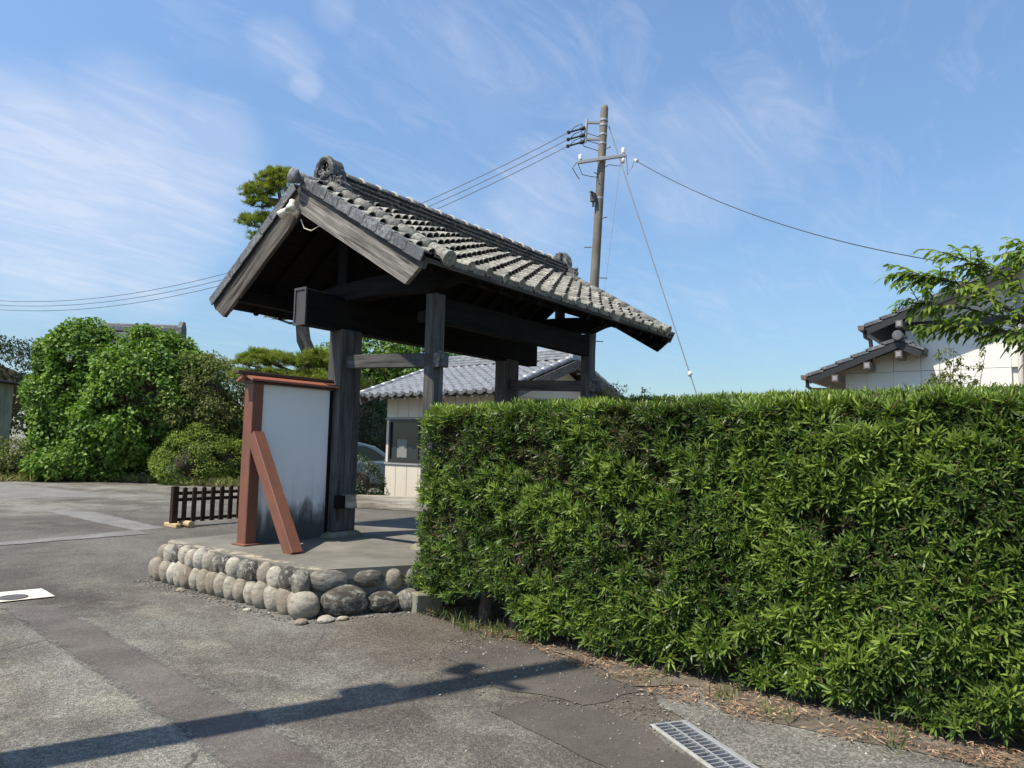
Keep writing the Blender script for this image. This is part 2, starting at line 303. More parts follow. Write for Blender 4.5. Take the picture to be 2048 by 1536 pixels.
class MB:
    def __init__(s): s.v = []; s.f = []
    def add(s, vs, fs):
        b = len(s.v); s.v += [tuple(x) for x in vs]; s.f += [tuple(i + b for i in q) for q in fs]
    def box(s, lo, hi, c=0.):
        (x0, y0, z0), (x1, y1, z1) = lo, hi
        c = min(c, (x1 - x0) * .3, (y1 - y0) * .3, (z1 - z0) * .3)
        if c <= 0:
            s.add([(x0, y0, z0), (x1, y0, z0), (x1, y1, z0), (x0, y1, z0), (x0, y0, z1), (x1, y0, z1), (x1, y1, z1), (x0, y1, z1)],
                  [(3, 2, 1, 0), (4, 5, 6, 7), (0, 1, 5, 4), (1, 2, 6, 5), (2, 3, 7, 6), (3, 0, 4, 7)]); return
        V = []; idx = {}
        X = (x0, x1); Y = (y0, y1); Z = (z0, z1)
        for a in (0, 1):
            for b in (0, 1):
                for d in (0, 1):
                    sx, sy, sz = 1 - 2 * a, 1 - 2 * b, 1 - 2 * d
                    idx[a, b, d, 0] = len(V); V.append((X[a], Y[b] + sy * c, Z[d] + sz * c))
                    idx[a, b, d, 1] = len(V); V.append((X[a] + sx * c, Y[b], Z[d] + sz * c))
                    idx[a, b, d, 2] = len(V); V.append((X[a] + sx * c, Y[b] + sy * c, Z[d]))
        F = []
        for a in (0, 1):
            q = [(a, 0, 0, 0), (a, 1, 0, 0), (a, 1, 1, 0), (a, 0, 1, 0)]; F.append([idx[k] for k in (q if a else q[::-1])])
            q = [(0, a, 0, 1), (0, a, 1, 1), (1, a, 1, 1), (1, a, 0, 1)]; F.append([idx[k] for k in (q if a else q[::-1])])
            q = [(0, 0, a, 2), (1, 0, a, 2), (1, 1, a, 2), (0, 1, a, 2)]; F.append([idx[k] for k in (q if a else q[::-1])])
        for a in (0, 1):
            for b in (0, 1):
                for q in ([(a, b, 0, 0), (a, b, 1, 0), (a, b, 1, 1), (a, b, 0, 1)], [(a, 0, b, 0), (a, 0, b, 2), (a, 1, b, 2), (a, 1, b, 0)], [(0, a, b, 1), (0, a, b, 2), (1, a, b, 2), (1, a, b, 1)]):
                    F.append([idx[k] for k in q])
                for d in (0, 1): F.append([idx[a, b, d, k] for k in (0, 1, 2)]) if True else None
        cx = Vector(((x0 + x1) / 2, (y0 + y1) / 2, (z0 + z1) / 2)); o = []
        for q in F:
            p = [Vector(V[i]) for i in q]; n = (p[1] - p[0]).cross(p[2] - p[0]); m = sum(p, Vector()) / len(p) - cx
            o.append(q if n.dot(m) > 0 else q[::-1])
        s.add(V, o)
    def tube(s, pts, r, n=8, cap=True):
        pts = [Vector(p) for p in pts]; rs = r if hasattr(r, '__len__') else [r] * len(pts)
        V = []; F = []; pu = None
        for k, p in enumerate(pts):
            d = (pts[min(k + 1, len(pts) - 1)] - pts[max(k - 1, 0)]).normalized()
            if pu is None: pu = d.orthogonal().normalized()
            pu = (pu - d * pu.dot(d)).normalized(); w = d.cross(pu)
            for j in range(n):
                a = 2 * math.pi * j / n; V.append(p + (pu * math.cos(a) + w * math.sin(a)) * rs[k])
        for k in range(len(pts) - 1):
            for j in range(n): F.append((k * n + j, k * n + (j + 1) % n, (k + 1) * n + (j + 1) % n, (k + 1) * n + j))
        if cap: F.append(tuple(range(n))[::-1]); F.append(tuple(range((len(pts) - 1) * n, len(pts) * n)))
        s.add(V, F)
    def prism(s, poly, axis, a, b, map2=None):
        """extrude a 2-D polygon along axis 0/1/2 from a to b"""
        k = len(poly); V = []
        for t in (a, b):
            for (p, q) in poly: V.append({0: (t, p, q), 1: (p, t, q), 2: (p, q, t)}[axis])
        F = [tuple(range(k))[::-1], tuple(range(k, 2 * k))] + [(i, (i + 1) % k, k + (i + 1) % k, k + i) for i in range(k)]
        ar = sum(poly[i][0] * poly[(i + 1) % k][1] - poly[(i + 1) % k][0] * poly[i][1] for i in range(k))
        if (ar < 0) ^ (axis == 1) ^ (b < a): F = [q[::-1] for q in F]
        s.add(V, F)
    def ico(s, c, r, sub=2, rough=0., seed=0, power=1.):
        v, f = ICO[sub]; v = v.copy()
        if power != 1.: v = np.sign(v) * np.abs(v) ** power; 
        if rough:
            rr = np.random.default_rng(seed); d = np.zeros(len(v))
            for _ in range(7):
                k = rr.normal(size=3) * 2.1; d += np.sin(v @ k + rr.uniform(0, 6)) / 3
            v = v * (1 + rough * d[:, None])
        s.add(v * np.array(r) + np.array(c), f)
    def xf(s, mtx): s.v = [tuple(mtx @ Vector(p)) for p in s.v]; return s
    def mesh(s, name, smooth=False):
        me = bpy.data.meshes.new(name); me.from_pydata(s.v, [], s.f); me.update()
        if smooth: me.polygons.foreach_set('use_smooth', [True] * len(me.polygons))
        return me

def _ico(sub):
    t = (1 + 5 ** .5) / 2
    v = [(-1, t, 0), (1, t, 0), (-1, -t, 0), (1, -t, 0), (0, -1, t), (0, 1, t), (0, -1, -t), (0, 1, -t), (t, 0, -1), (t, 0, 1), (-t, 0, -1), (-t, 0, 1)]
    f = [(0, 11, 5), (0, 5, 1), (0, 1, 7), (0, 7, 10), (0, 10, 11), (1, 5, 9), (5, 11, 4), (11, 10, 2), (10, 7, 6), (7, 1, 8), (3, 9, 4), (3, 4, 2), (3, 2, 6), (3, 6, 8), (3, 8, 9), (4, 9, 5), (2, 4, 11), (6, 2, 10), (8, 6, 7), (9, 8, 1)]
    v = [np.array(x, float) / np.linalg.norm(x) for x in v]
    for _ in range(sub):
        c = {}; nf = []
        def mid(a, b):
            k = (min(a, b), max(a, b))
            if k not in c: m = v[a] + v[b]; c[k] = len(v); v.append(m / np.linalg.norm(m))
            return c[k]
        for a, b, d in f:
            x, y, z = mid(a, b), mid(b, d), mid(d, a); nf += [(a, x, z), (b, y, x), (d, z, y), (x, y, z)]
        f = nf
    return np.array(v), f
ICO = {k: _ico(k) for k in (0, 1, 2, 3)}

def link(name, data, parent=None, mw=None):
    o = bpy.data.objects.new(name, data); COL.objects.link(o)
    mw = mw or Matrix(); W[o] = mw
    if parent is not None: o.parent = parent; o.matrix_local = W[parent].inverted() @ mw
    else: o.matrix_local = mw
    return o

def tag(o, label=None, cat=None, group=None, kind=None):
    for k, v in (('label', label), ('category', cat), ('group', group), ('kind', kind)):
        if v: o[k] = v
    return o

def thing(name, loc, label, cat, group=None):
    return tag(link(name, None, None, Matrix.Translation(loc)), label, cat, group)

def part(name, src, mat, parent=None, mw=None, smooth=False, label=None):
    """src: MB in the object's own frame, or a mesh; mw: that frame in the world"""
    me = src if isinstance(src, bpy.types.Mesh) else src.mesh(name, smooth)
    if mat and not me.materials: me.materials.append(M[mat])
    o = link(name, me, parent, mw)
    if label: o['label'] = label
    return o

def wpart(name, mb, mat, parent, smooth=False, label=None):
    """MB in world coordinates -> origin moved to its middle"""
    a = np.array(mb.v); c = (a.min(0) + a.max(0)) / 2
    mb.v = [tuple(x) for x in a - c]
    return part(name, mb, mat, parent, Matrix.Translation(c), smooth, label)

def frame(p0, p1, up=(0, 0, 1)):
    p0, p1 = Vector(p0), Vector(p1); x = (p1 - p0).normalized(); up = Vector(up)
    if abs(x.dot(up)) > .99: up = Vector((0, 1, 0))
    y = up.cross(x).normalized(); z = x.cross(y)
    return Matrix(((x.x, y.x, z.x, p0.x), (x.y, y.y, z.y, p0.y), (x.z, y.z, z.z, p0.z), (0, 0, 0, 1))), (p1 - p0).length

def beam(name, p0, p1, w, h, mat, parent, up=(0, 0, 1), c=.008, h1=None, label=None):
    """squared timber between two axis points; w across, h along 'up'"""
    F, L = frame(p0, p1, up); mb = MB(); mb.box((0, -w / 2, -h / 2), (L, w / 2, h / 2), c)
    if h1: mb.v = [(x, y, z * (1 + (h1 / h - 1) * x / L)) for x, y, z in mb.v]
    return part(name, mb, mat, parent, F, label=label)

def dup(o, parent, mw, name=None):
    c = o.copy(); COL.objects.link(c); c.parent = parent; W[c] = mw
    c.matrix_parent_inverse = Matrix()
    c.matrix_local = (W[parent].inverted() @ mw) if parent else mw
    return c

def npmesh(name, verts, quads_or_tris, k, tint=None):
    me = bpy.data.meshes.new(name); nv = len(verts); nf = len(quads_or_tris)
    me.vertices.add(nv); me.vertices.foreach_set('co', np.ascontiguousarray(verts, np.float32).ravel())
    me.loops.add(nf * k); me.loops.foreach_set('vertex_index', np.ascontiguousarray(quads_or_tris, np.int32).ravel())
    me.polygons.add(nf); me.polygons.foreach_set('loop_start', np.arange(nf, dtype=np.int32) * k)
    me.update(calc_edges=True)
    if tint is not None:
        a = me.attributes.new('tint', 'FLOAT', 'POINT'); a.data.foreach_set('value', np.ascontiguousarray(tint, np.float32))
    return me

def unit(a): return a / np.maximum(np.linalg.norm(a, axis=1, keepdims=True), 1e-9)

def leaves(P, D, N, L, Wd, tint, fold=.25, droop=0., seg=1):
    """n leaves: base P, along D, face normal about N; diamond with a fold down the midrib"""
    n = len(P); D = unit(D); B = unit(np.cross(D, N)); N = np.cross(B, D)
    L = np.broadcast_to(L, (n,))[:, None]; Wd = np.broadcast_to(Wd, (n,))[:, None]
    dn = np.array([0, 0, -1.])
    if seg == 1:
        m = P + D * L * .45 + dn * L * droop * .25
        V = np.stack([P, m + B * Wd / 2 + N * Wd * fold, P + D * L + dn * L * droop, m - B * Wd / 2 + N * Wd * fold], 1)
        i = np.arange(n)[:, None] * 4
        F = np.concatenate([i + np.array([[0, 1, 2]]), i + np.array([[0, 2, 3]])], 0); kk = 4
    else:
        a = P + D * L * .3 + dn * L * droop * .1; b = P + D * L * .68 + dn * L * droop * .45
        V = np.stack([P, a + B * Wd / 2 + N * Wd * fold, a - B * Wd / 2 + N * Wd * fold, b + B * Wd * .42 + N * Wd * fold, b - B * Wd * .42 + N * Wd * fold, P + D * L + dn * L * droop], 1)
        i = np.arange(n)[:, None] * 6
        F = np.concatenate([i + np.array([q]) for q in ([0, 1, 2], [1, 3, 4], [1, 4, 2], [3, 5, 4])], 0); kk = 6
    return V.reshape(-1, 3), F, np.repeat(tint, kk)

def leafmesh(name, sets):
    V = []; F = []; T = []; b = 0
    for v, f, t in sets: V.append(v); F.append(f + b); T.append(t); b += len(v)
    return npmesh(name, np.concatenate(V), np.concatenate(F), 3, np.concatenate(T))

def rdir(n, rg=rng): return unit(rg.normal(size=(n, 3)))

def clumps(cs, rs, per, L, Wd, rg, up=.5, tint0=None, droop=.15, inner=.55, spread=1.):
    """leaf clumps: cs centres with outward normals (n,6), rs radii"""
    sets = []
    for (c, rad, t0) in zip(cs, rs, tint0 if tint0 is not None else rg.uniform(.3, .8, len(cs))):
        n = max(4, int(per * rad * rad)); o = c[3:6]
        d = rdir(n, rg); d = unit(d + o * .55 + np.array([0, 0, .15]))
        P = c[:3] + d * rad * rg.uniform(inner, 1., (n, 1)) * np.array([1, 1, .85])
        D = unit(rdir(n, rg) * spread + d * .6 + np.array([0, 0, -.15]))
        N = unit(d * .8 + np.array([0, 0, up]) + rdir(n, rg) * .55)
        s = rg.uniform(.7, 1.25, n)
        sets.append(leaves(P, D, N, L * s, Wd * s, np.clip(t0 + rg.normal(0, .2, n), 0, 1), .18, droop))
    return sets

def on_ellipsoid(n, c, r, rg, zmin=-.5, j=.12):
    d = rdir(n * 3, rg); d = d[d[:, 2] > zmin][:n]
    p = np.array(c) + d * np.array(r) * (1 + rg.normal(0, j, (len(d), 1)))
    nn = unit(d / np.array(r)); return np.concatenate([p, nn], 1)

def bush(name, base, ells, mat, label, cat, nclump, crad, per, L, Wd, seed, group=None, zmin=-.55, core=.8, jit=.07, trunk=None, tint=(.3, .8), extra=None):
    rg = np.random.default_rng(seed)
    t = thing(name, base, label, cat, group); b = np.array(base)
    cs = np.concatenate([on_ellipsoid(int(nclump * k), c, r, rg, zmin, jit) for (c, r, k) in ells])
    cs = cs[cs[:, 2] > .05]; hol = np.sin(cs[:, 0] * 1.9 + seed) * np.sin(cs[:, 1] * 1.7 + 1.3 * cs[:, 2]) * np.sin(cs[:, 2] * 2.3 + seed * 2); cs = cs[(hol < .62) | (cs[:, 2] > 3.6)]; cs[:, :3] += cs[:, 3:] * (.10 * np.sin(cs[:, 0] * 3.1 + cs[:, 2] * 2.7) + .07 * np.sin(cs[:, 1] * 5.3 - cs[:, 2] * 4.1))[:, None]
    sets = clumps(cs, rg.uniform(crad * .6, crad * 1.35, len(cs)), per, L, Wd, rg, tint0=rg.uniform(*tint, len(cs)))
    if extra: sets += extra(rg)
    me = leafmesh('crown', [(v - b, f, tt) for v, f, tt in sets])
    part('crown', me, mat, t, Matrix.Translation(base))
    mb = MB()
    for (c, r, k) in ells: mb.ico(np.array(c) - b, np.array(r) * core * .86, 2, .16, seed)
    mb.v = [(x, y, max(z, -.02)) for x, y, z in mb.v]
    part('branches', mb, 'twig', t, Matrix.Translation(base), True)  # solid dark core in place of the shaded inside, no branches modelled
    if trunk:
        tb = MB(); tb.tube([(0, 0, -.05), (trunk[0] * .3, .02, trunk[2] * .5), (trunk[0], trunk[1], trunk[2])], [trunk[3], trunk[3] * .8, trunk[3] * .6], 8)
        part('trunk', tb, 'bark', t, Matrix.Translation(base), True)
    return t

# ================================================================== ground
# asphalt sheet with a rectangular opening for the drain channel
DA = Vector((-1.881, -4.864, 0)); DB = Vector((-1.698, -4.984, 0)); dx = (DB - DA).normalized(); dy = Vector((dx.y, -dx.x, 0)); dw = (DB - DA).length; dl = 1.6
if dy.dot(Vector((-2.17, -5.3, 0)) - DA) < 0: dy = -dy
DM = Matrix(((dx.x, dy.x, 0, DA.x), (dx.y, dy.y, 0, DA.y), (0, 0, 1, 0), (0, 0, 0, 1)))
xs = (-900, .012, dw - .012, 900); ys = (-900, .012, dl - .012, 900); mb = MB()
for i in range(3):
    for j in range(3):
        if (i, j) == (1, 1): continue
        q = [(xs[i], ys[j], 0), (xs[i + 1], ys[j], 0), (xs[i + 1], ys[j + 1], 0), (xs[i], ys[j + 1], 0)]
        mb.add(q, [(0, 1, 2, 3) if dx.cross(dy).z > 0 else (3, 2, 1, 0)])
tag(part('asphalt_ground', mb, 'asphalt_base', None, DM), kind='structure')

def sheet(name, pts, mat, z, kind='structure', ragged=0., seed=1):
    rr = random.Random(seed); P = []
    for k in range(len(pts)):
        a, b = Vector(pts[k][:2]), Vector(pts[(k + 1) % len(pts)][:2]); n = max(1, int((b - a).length / .12)) if ragged else 1
        nn = Vector((-(b - a).y, (b - a).x)).normalized()
        for i in range(n):
            q = a.lerp(b, i / n) + nn * rr.uniform(-ragged, ragged) * (1 if i else .3); P.append((q.x, q.y, z))
    ar = sum(P[i][0] * P[(i + 1) % len(P)][1] - P[(i + 1) % len(P)][0] * P[i][1] for i in range(len(P)))
    mb = MB(); mb.add(P, [tuple(range(len(P))) if ar > 0 else tuple(range(len(P)))[::-1]])
    return tag(part(name, mb, mat, None), kind=kind)

sheet('asphalt_patch', [(-3.115, .415), (-3.456, -3.07), (-3.543, -3.647), (-3.72, -4.9), (-3.39, -5.2), (-3.241, -4.006), (-3.119, -3.184), (-2.79, .254)], 'asphalt_smooth', .004, ragged=.006)
for k, (a, b, c, d) in enumerate([((-3.115, .415), (-3.456, -3.07), (-3.543, -3.647), (-3.72, -4.9)), ((-2.79, .254), (-3.119, -3.184), (-3.241, -4.006), (-3.39, -5.2))]):
    L = [Vector(p) for p in (a, b, c, d)]; w = .026
    sheet('patch_seam', [(p.x - w, p.y) for p in L] + [(p.x + w, p.y) for p in L[::-1]], 'asphalt_seam', .008, ragged=.012, seed=k + 5)
sheet('asphalt_patch', [(.20, 9.41), (.8, 8.27), (.478, 4.873), (.004, 4.843)], 'asphalt_pale', .004, ragged=.02)
sheet('asphalt_patch', [(-.01, 4.855), (-.027, 4.332), (-1.768, 4.377), (-3.2, 4.45), (-3.2, 4.85), (-1.841, 4.699)], 'asphalt_pale', .008, ragged=.02)
sheet('asphalt_patch', [(-1.5, 21), (2.56, 19.08), (2.83, 14.63), (2.58, 11.68), (.58, 12.63), (-3, 13.2)], 'asphalt_pale', .004, ragged=.05)
sheet('asphalt_patch', [(-2.279, -4.117), (-1.975, -4.232), (-1.862, -4.61), (-1.91, -4.85), (-2.21, -5.30), (-2.6, -5.6), (-2.75, -5.4), (-2.459, -4.935)], 'asphalt_dark', .004, ragged=.012)
sheet('asphalt_patch', [(-1.70, -3.2), (-1.10, -3.35), (-1.2, -4.1), (-1.42, -4.6), (-1.86, -4.45), (-1.95, -3.9)], 'asphalt_dark', .004, ragged=.03)
sheet('gravel_verge', [(-1.67, -4.93), (-1.45, -4.70), (-1.0, -4.85), (-.7, -6.2), (-.7, -8.2), (-2.3, -8.0), (-2.5, -6.6), (-1.99, -5.47)], 'asphalt_gravel', .004, ragged=.07)
sheet('road_marking', [(-2.63, 1.025), (-2.682, .574), (-3.081, .646), (-3.03, 1.12)], 'white_paint', .012, ragged=.003)
mb = MB(); mb.tube([(0, 0, 0), (0, 0, .006)], [.115, .112], 28)
tag(part('valve_cover', mb, 'iron', None, Matrix.Translation((-2.945, .765, .013))), 'small round dark iron cover set in the white painted square on the asphalt', 'cover')
sheet('soil', [(-.6, -2.0), (-.80, -2.2), (-1.0, -2.85), (-1.05, -3.5), (-1.2, -4.1), (-1.40, -4.5), (-1.13, -4.85), (-1.45, -5.1), (-1.36, -5.9), (-1.2, -7), (-1.2, -9), (.4, -9), (.4, -2.0)], 'soil', .008, ragged=.035)
sheet('verge', [(-40, 24), (2.6, 20.6), (5.0, 20.0), (6.2, 17.5), (6.5, 14.9), (8.3, 14.6), (10, 14), (60, 14), (60, 70), (-40, 70)], 'verge', .012, ragged=.10)
sheet('lawn', [(4.6, -9), (4.6, 3.2), (20, 3.2), (40, -20), (10, -20)], 'verge', .012)

# drain
t = thing('drain_grate', DA, 'galvanised slotted steel drain grate set flush in the asphalt below the hedge', 'drain')
mb = MB(); mb.box((0, 0, -.25), (.012, dl, -.03)); mb.box((dw - .012, 0, -.25), (dw, dl, -.03)); mb.box((0, 0, -.27), (dw, dl, -.25)); mb.box((.012, 0, -.25), (dw - .012, .012, -.03))
part('channel', mb, 'pit', t, DM)
for x0, x1 in ((0, .022), (dw - .030, dw)):
    mb = MB(); mb.box((x0, 0, -.03), (x1, dl, .009), .002); part('frame', mb, 'galv_rust' if x0 == 0 else 'galv', t, DM)
mb = MB(); mb.box((.022, 0, -.03), (dw - .030, .012, .008), .002); part('frame', mb, 'galv', t, DM)
mb = MB(); mb.box((dw / 2 - .006, .012, -.025), (dw / 2 + .002, dl, .007), .001); part('centre_bar', mb, 'galv', t, DM)
cb = MB(); cb.box((.022, -.003, -.018), (dw - .030, .003, .006)); cbm = cb.mesh('cross_bar')
first = None
for k in range(40):
    mw = DM @ Matrix.Translation((0, .045 + k * .037, 0))
    if first is None: first = part('cross_bar', cbm, 'galv', t, mw)
    else: dup(first, t, mw)

# ================================================================== cobble platform
PZ = .375
t = thing('cobble_platform', (0, -.6, 0), 'low concrete gate platform edged with two rows of river cobbles', 'platform')
outline = [(-1.50, .86), (-1.575, .78), (-1.615, .6), (-1.63, -.6), (-1.645, -1.42), (-1.60, -1.60), (-1.50, -1.70), (-1.2, -1.86), (-.78, -2.07), (0, -2.3), (4.0, -2.3), (4.0, .92), (1.0, .92)]
mb = MB(); mb.prism(outline, 2, PZ - .09, PZ)
part('concrete_top', mb, 'concrete', t)
inner = [(x + .012 if x < -1 else x, y * (.995)) for x, y in outline]
mb = MB(); mb.prism(inner, 2, -.05, PZ - .09); part('core', mb, 'mortar_fill', t)
SM = [MB() for _ in range(6)]
for k, s in enumerate(SM): s.ico((0, 0, 0), (1, 1, 1), 3, .065, 31 + k, .93)
SMd = [s.mesh('cobblestone', True) for s in SM]; SMp = [m.copy() for m in SMd]
for m in SMd: m.materials.append(M['cobble_dark'])
for m in SMp: m.materials.append(M['cobble_pale'])
rr = random.Random(4)
def stone(x, y, z, rw, rt, rh, ang, roll, mats):
    mw = Matrix.Translation((x, y, z)) @ Matrix.Rotation(ang, 4, 'Z') @ Matrix.Rotation(roll, 4, 'Y') @ Matrix.Diagonal((rw, rt, rh, 1))
    part('cobblestone', rr.choice(mats), None, t, mw)
# left edge (runs along Y): upper and lower rows
y = .80; k = 0
while y > -1.50:
    w = rr.uniform(.135, .172) * (1 + .12 * max(0, -y) / 1.5); h = rr.uniform(.19, .22)
    stone(-1.632 + .02 * (y > .7) + rr.uniform(-.012, .012), y - w / 2, .268 + rr.uniform(-.012, .012), w * .53, .075, h * .52, R(90), R(rr.uniform(-9, 9)), SMp if rr.random() < .55 else SMd)
    stone(-1.668 + rr.uniform(-.012, .012), y - w * .98 + .06, .10, w * .53, .082, rr.uniform(.115, .135), R(90), R(rr.uniform(4, 18)), SMp)
    y -= w * .97
stone(-1.60, .90, .09, .085, .09, .12, R(60), .2, SMp); stone(-1.45, .95, .20, .11, .08, .13, R(15), .1, SMd)
# front edge from the corner towards the hedge
fd = Vector((.894, -.447)); f0 = Vector((-1.70, -1.60)); fa = math.atan2(fd.y, fd.x)
for u, w, h, z, st in [(.02, .14, .22, .255, SMd), (.26, .33, .185, .275, SMd), (.575, .29, .165, .285, SMd), (.80, .175, .21, .262, SMp), (.965, .145, .185, .275, SMd), (1.10, .12, .18, .275, SMd), (1.24, .15, .18, .27, SMd)]:
    p = f0 + fd * u; stone(p.x + .03, p.y + .035, z, w * .52, .09, h * .53, fa, R(rr.uniform(-6, 6)), st)
for u, w, h, z, st in [(.06, .24, .20, .095, SMp), (.40, .38, .23, .105, SMd), (.715, .27, .18, .08, SMd), (.93, .19, .19, .08, SMd), (1.10, .16, .18, .08, SMd), (1.25, .16, .18, .08, SMd)]:
    p = f0 + fd * u; stone(p.x - .01, p.y - .02, z, w * .53, .105, h * .56, fa, R(rr.uniform(-6, 6)), st)
# plinths under the posts
for (x, y, sx, sy, z1) in ((0, 0, .26, .2, .435), (0, -1.434, .17, .15, .425), (3.112, 0, .26, .2, .435), (3.112, -1.434, .17, .15, .425)):
    mb = MB(); mb.ico((0, 0, 0), (sx, sy, .07), 2, .06, int(x + 9), .7); mb.v = [(a, b, min(c, z1 - PZ)) for a, b, c in mb.v]
    part('plinth_stone', mb, 'mossy_concrete', t, Matrix.Translation((x, y, PZ)))
mb = MB(); mb.box((-.15, -.085, -.1), (.15, .085, .125), .012)
tag(part('concrete_block', mb, 'mossy_concrete', None, Matrix.Translation((-.80, -2.20, .045)) @ Matrix.Scale(.85, 4) @ Matrix.Rotation(R(-22), 4, 'Z') @ Matrix.Rotation(R(4), 4, 'Y')), 'small mossy concrete block lying at the end of the cobbles under the hedge corner', 'block')

# ================================================================== gate
gate = thing('roofed_gate', (1.5, -.6, PZ), 'old weathered timber gate with a mossy tiled gable roof on the cobble platform', 'gate')
XN, XF = -.71, 4.78                                  # near and far gable
LX = 3.112; CY = -1.434
def post(name, x, y, wx, wy, z0, z1, mat, taper=1., label=None):
    F = Matrix(((0, 0, 1, x), (0, 1, 0, y), (-1, 0, 0, z0), (0, 0, 0, 1)))   # local x runs down; flip below
    F = Matrix(((0, 0, -1, x), (0, 1, 0, y), (1, 0, 0, z0), (0, 0, 0, 1)))
    mb = MB(); mb.box((0, -wy / 2, -wx / 2), (z1 - z0, wy / 2, wx / 2), .012)
    mb.v = [(a, b * (1 + (taper - 1) * a / (z1 - z0)), c * (1 + (taper - 1) * a / (z1 - z0))) for a, b, c in mb.v]
    return part(name, mb, mat, gate, F, label=label)
post('main_post', .0, 0, .316, .225, .435, 2.75, 'wood_post'); post('main_post', LX, 0, .316, .225, .435, 2.75, 'wood_post')
post('support_post', 0, CY, .155, .155, .42, 3.03, 'wood_post'); post('support_post', LX, CY, .155, .155, .42, 3.03, 'wood_post')
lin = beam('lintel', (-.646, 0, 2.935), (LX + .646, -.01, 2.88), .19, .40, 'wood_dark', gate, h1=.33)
mb = MB(); mb.box((-.668, -.105, 2.725), (-.648, -.082, 3.145)); mb.box((-.668, .082, 2.725), (-.648, .105, 3.145)); mb.box((-.668, -.082, 2.725), (-.648, .082, 2.752)); mb.box((-.668, -.082, 3.118), (-.648, .082, 3.145)); mb.box((-.655, -.082, 2.752), (-.649, .082, 3.118))
wpart('end_cap', mb, 'cap_metal', lin)
# tie beams between main and support posts, with the tenon and wedge standing out beyond the support post
for x, z0, z1, zz, mat in ((-.035, 2.375, 2.31, .152, 'wood_post'), (LX - .03, 2.36, 2.29, .15, 'wood_post'), (-.035, .775, .825, .150, 'wood_pale')):
    tb = beam('tie_beam', (x, -.06, z0), (x, CY - (.21 if z0 > 1 else .05), z1), .085, zz, mat, gate)
    if z0 > 1:
        mb = MB(); mb.box((x + .01, CY - .10, z1 + zz / 2), (x + .05, CY - .083, z1 + .11)); mb.box((x - .062, CY - .165, z1 - .075), (x - .045, CY - .08, z1 + .078), .004)
        wpart('wedge', mb, 'wood_grey', tb)
mb = MB(); mb.box((-.17, -.20, .70), (-.02, -.113, .842), .006); wpart('tenon', mb, 'wood_dark', gate)  # dark wood puts the main post's shadow into the tenon's colour
mb = MB(); mb.box((-.128, -.1165, .56), (-.088, -.1125, 1.0)); wpart('mortise_shade', mb, 'pit', gate)  # dark strip laid on the post face, painted shade of a mortise hole
for zc, hc, xc in ((1.55, .5, .06), (2.05, .35, .03), (1.2, .3, .10)):
    mb = MB(); mb.prism([(xc - .008, zc - hc), (xc + .004, zc - hc * .2), (xc + .006, zc + hc), (xc - .004, zc + hc * .3)], 1, -.1155, -.1128); wpart('split', mb, 'pit', gate)
# crossbeams bowed over each post pair, carrying the purlins
for x in (-.04, LX):
    F = Matrix.Translation((x, 0, 0)); mb = MB(); seg = 12; ring = []
    ys = [.55 - 2.42 * k / seg for k in range(seg + 1)]
    for yy in ys:
        u = (yy + .65) / 1.25; zt = 3.30 - .10 * u * u; zb = 3.09 - .10 * u * u + (.09 if yy < -1.6 else 0) + (.06 if yy < -1.75 else 0)
        ring.append([(-.09, yy, zb), (.09, yy, zb), (.09, yy, zt), (-.09, yy, zt)])
    V = [p for q in ring for p in q]; Fc = [(0, 1, 2, 3), tuple(4 * seg + k for k in (3, 2, 1, 0))]
    for k in range(seg):
        for j in range(4): Fc.append((4 * k + j, 4 * k + 4 + j, 4 * k + 4 + (j + 1) % 4, 4 * k + (j + 1) % 4))
    mb.add(V, [q[::-1] for q in Fc])
    Y2X = Matrix.Rotation(R(-90), 4, 'Z')      # long axis to local x for the grain
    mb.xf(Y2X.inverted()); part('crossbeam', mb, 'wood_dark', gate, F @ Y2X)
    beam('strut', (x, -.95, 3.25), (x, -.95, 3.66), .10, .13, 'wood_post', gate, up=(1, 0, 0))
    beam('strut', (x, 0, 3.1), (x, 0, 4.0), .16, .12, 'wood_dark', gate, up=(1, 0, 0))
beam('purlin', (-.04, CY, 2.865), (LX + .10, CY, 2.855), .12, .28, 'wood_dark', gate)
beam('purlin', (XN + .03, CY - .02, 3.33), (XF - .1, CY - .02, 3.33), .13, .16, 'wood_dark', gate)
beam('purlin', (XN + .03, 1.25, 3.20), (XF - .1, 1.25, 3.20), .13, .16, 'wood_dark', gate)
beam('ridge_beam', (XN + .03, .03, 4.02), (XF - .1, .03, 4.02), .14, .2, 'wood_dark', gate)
mb = MB(); mb.box((-.05, CY + .07, 2.74), (.0, CY + .22, 2.86), .008); wpart('bracket', mb, 'wood_dark', gate)

# roof slopes: (sign of Y, tan pitch, eave Y)
YR = .03; ZR = 4.385
SL = {-1: (.595, -1.95), 1: (.715, 1.74)}
def rp(side, x, s, h=0.):
    """point on a slope: s metres down from the ridge along the slope, h above the tile bed"""
    tp = SL[side][0]; cp = 1 / math.hypot(1, tp); sp = tp * cp
    return Vector((x, YR + side * (s * cp + h * sp), ZR - s * sp + h * cp))
def slen(side): tp, ye = SL[side]; return abs(ye - YR) * math.hypot(1, tp)
def smat(side, x, s, h=0., tilt=0.):
    """frame on the slope: local x along the ridge, local y up-slope, z out"""
    tp = SL[side][0]; cp = 1 / math.hypot(1, tp); sp = tp * cp
    ex = Vector((1, 0, 0)) if side < 0 else Vector((-1, 0, 0)); ey = Vector((0, -side * cp, sp)); ez = Vector((0, side * sp, cp)); o = rp(side, x, s, h)
    return Matrix(((ex.x, ey.x, ez.x, o.x), (ex.y, ey.y, ez.y, o.y), (ex.z, ey.z, ez.z, o.z), (0, 0, 0, 1))) @ Matrix.Rotation(tilt, 4, 'X')
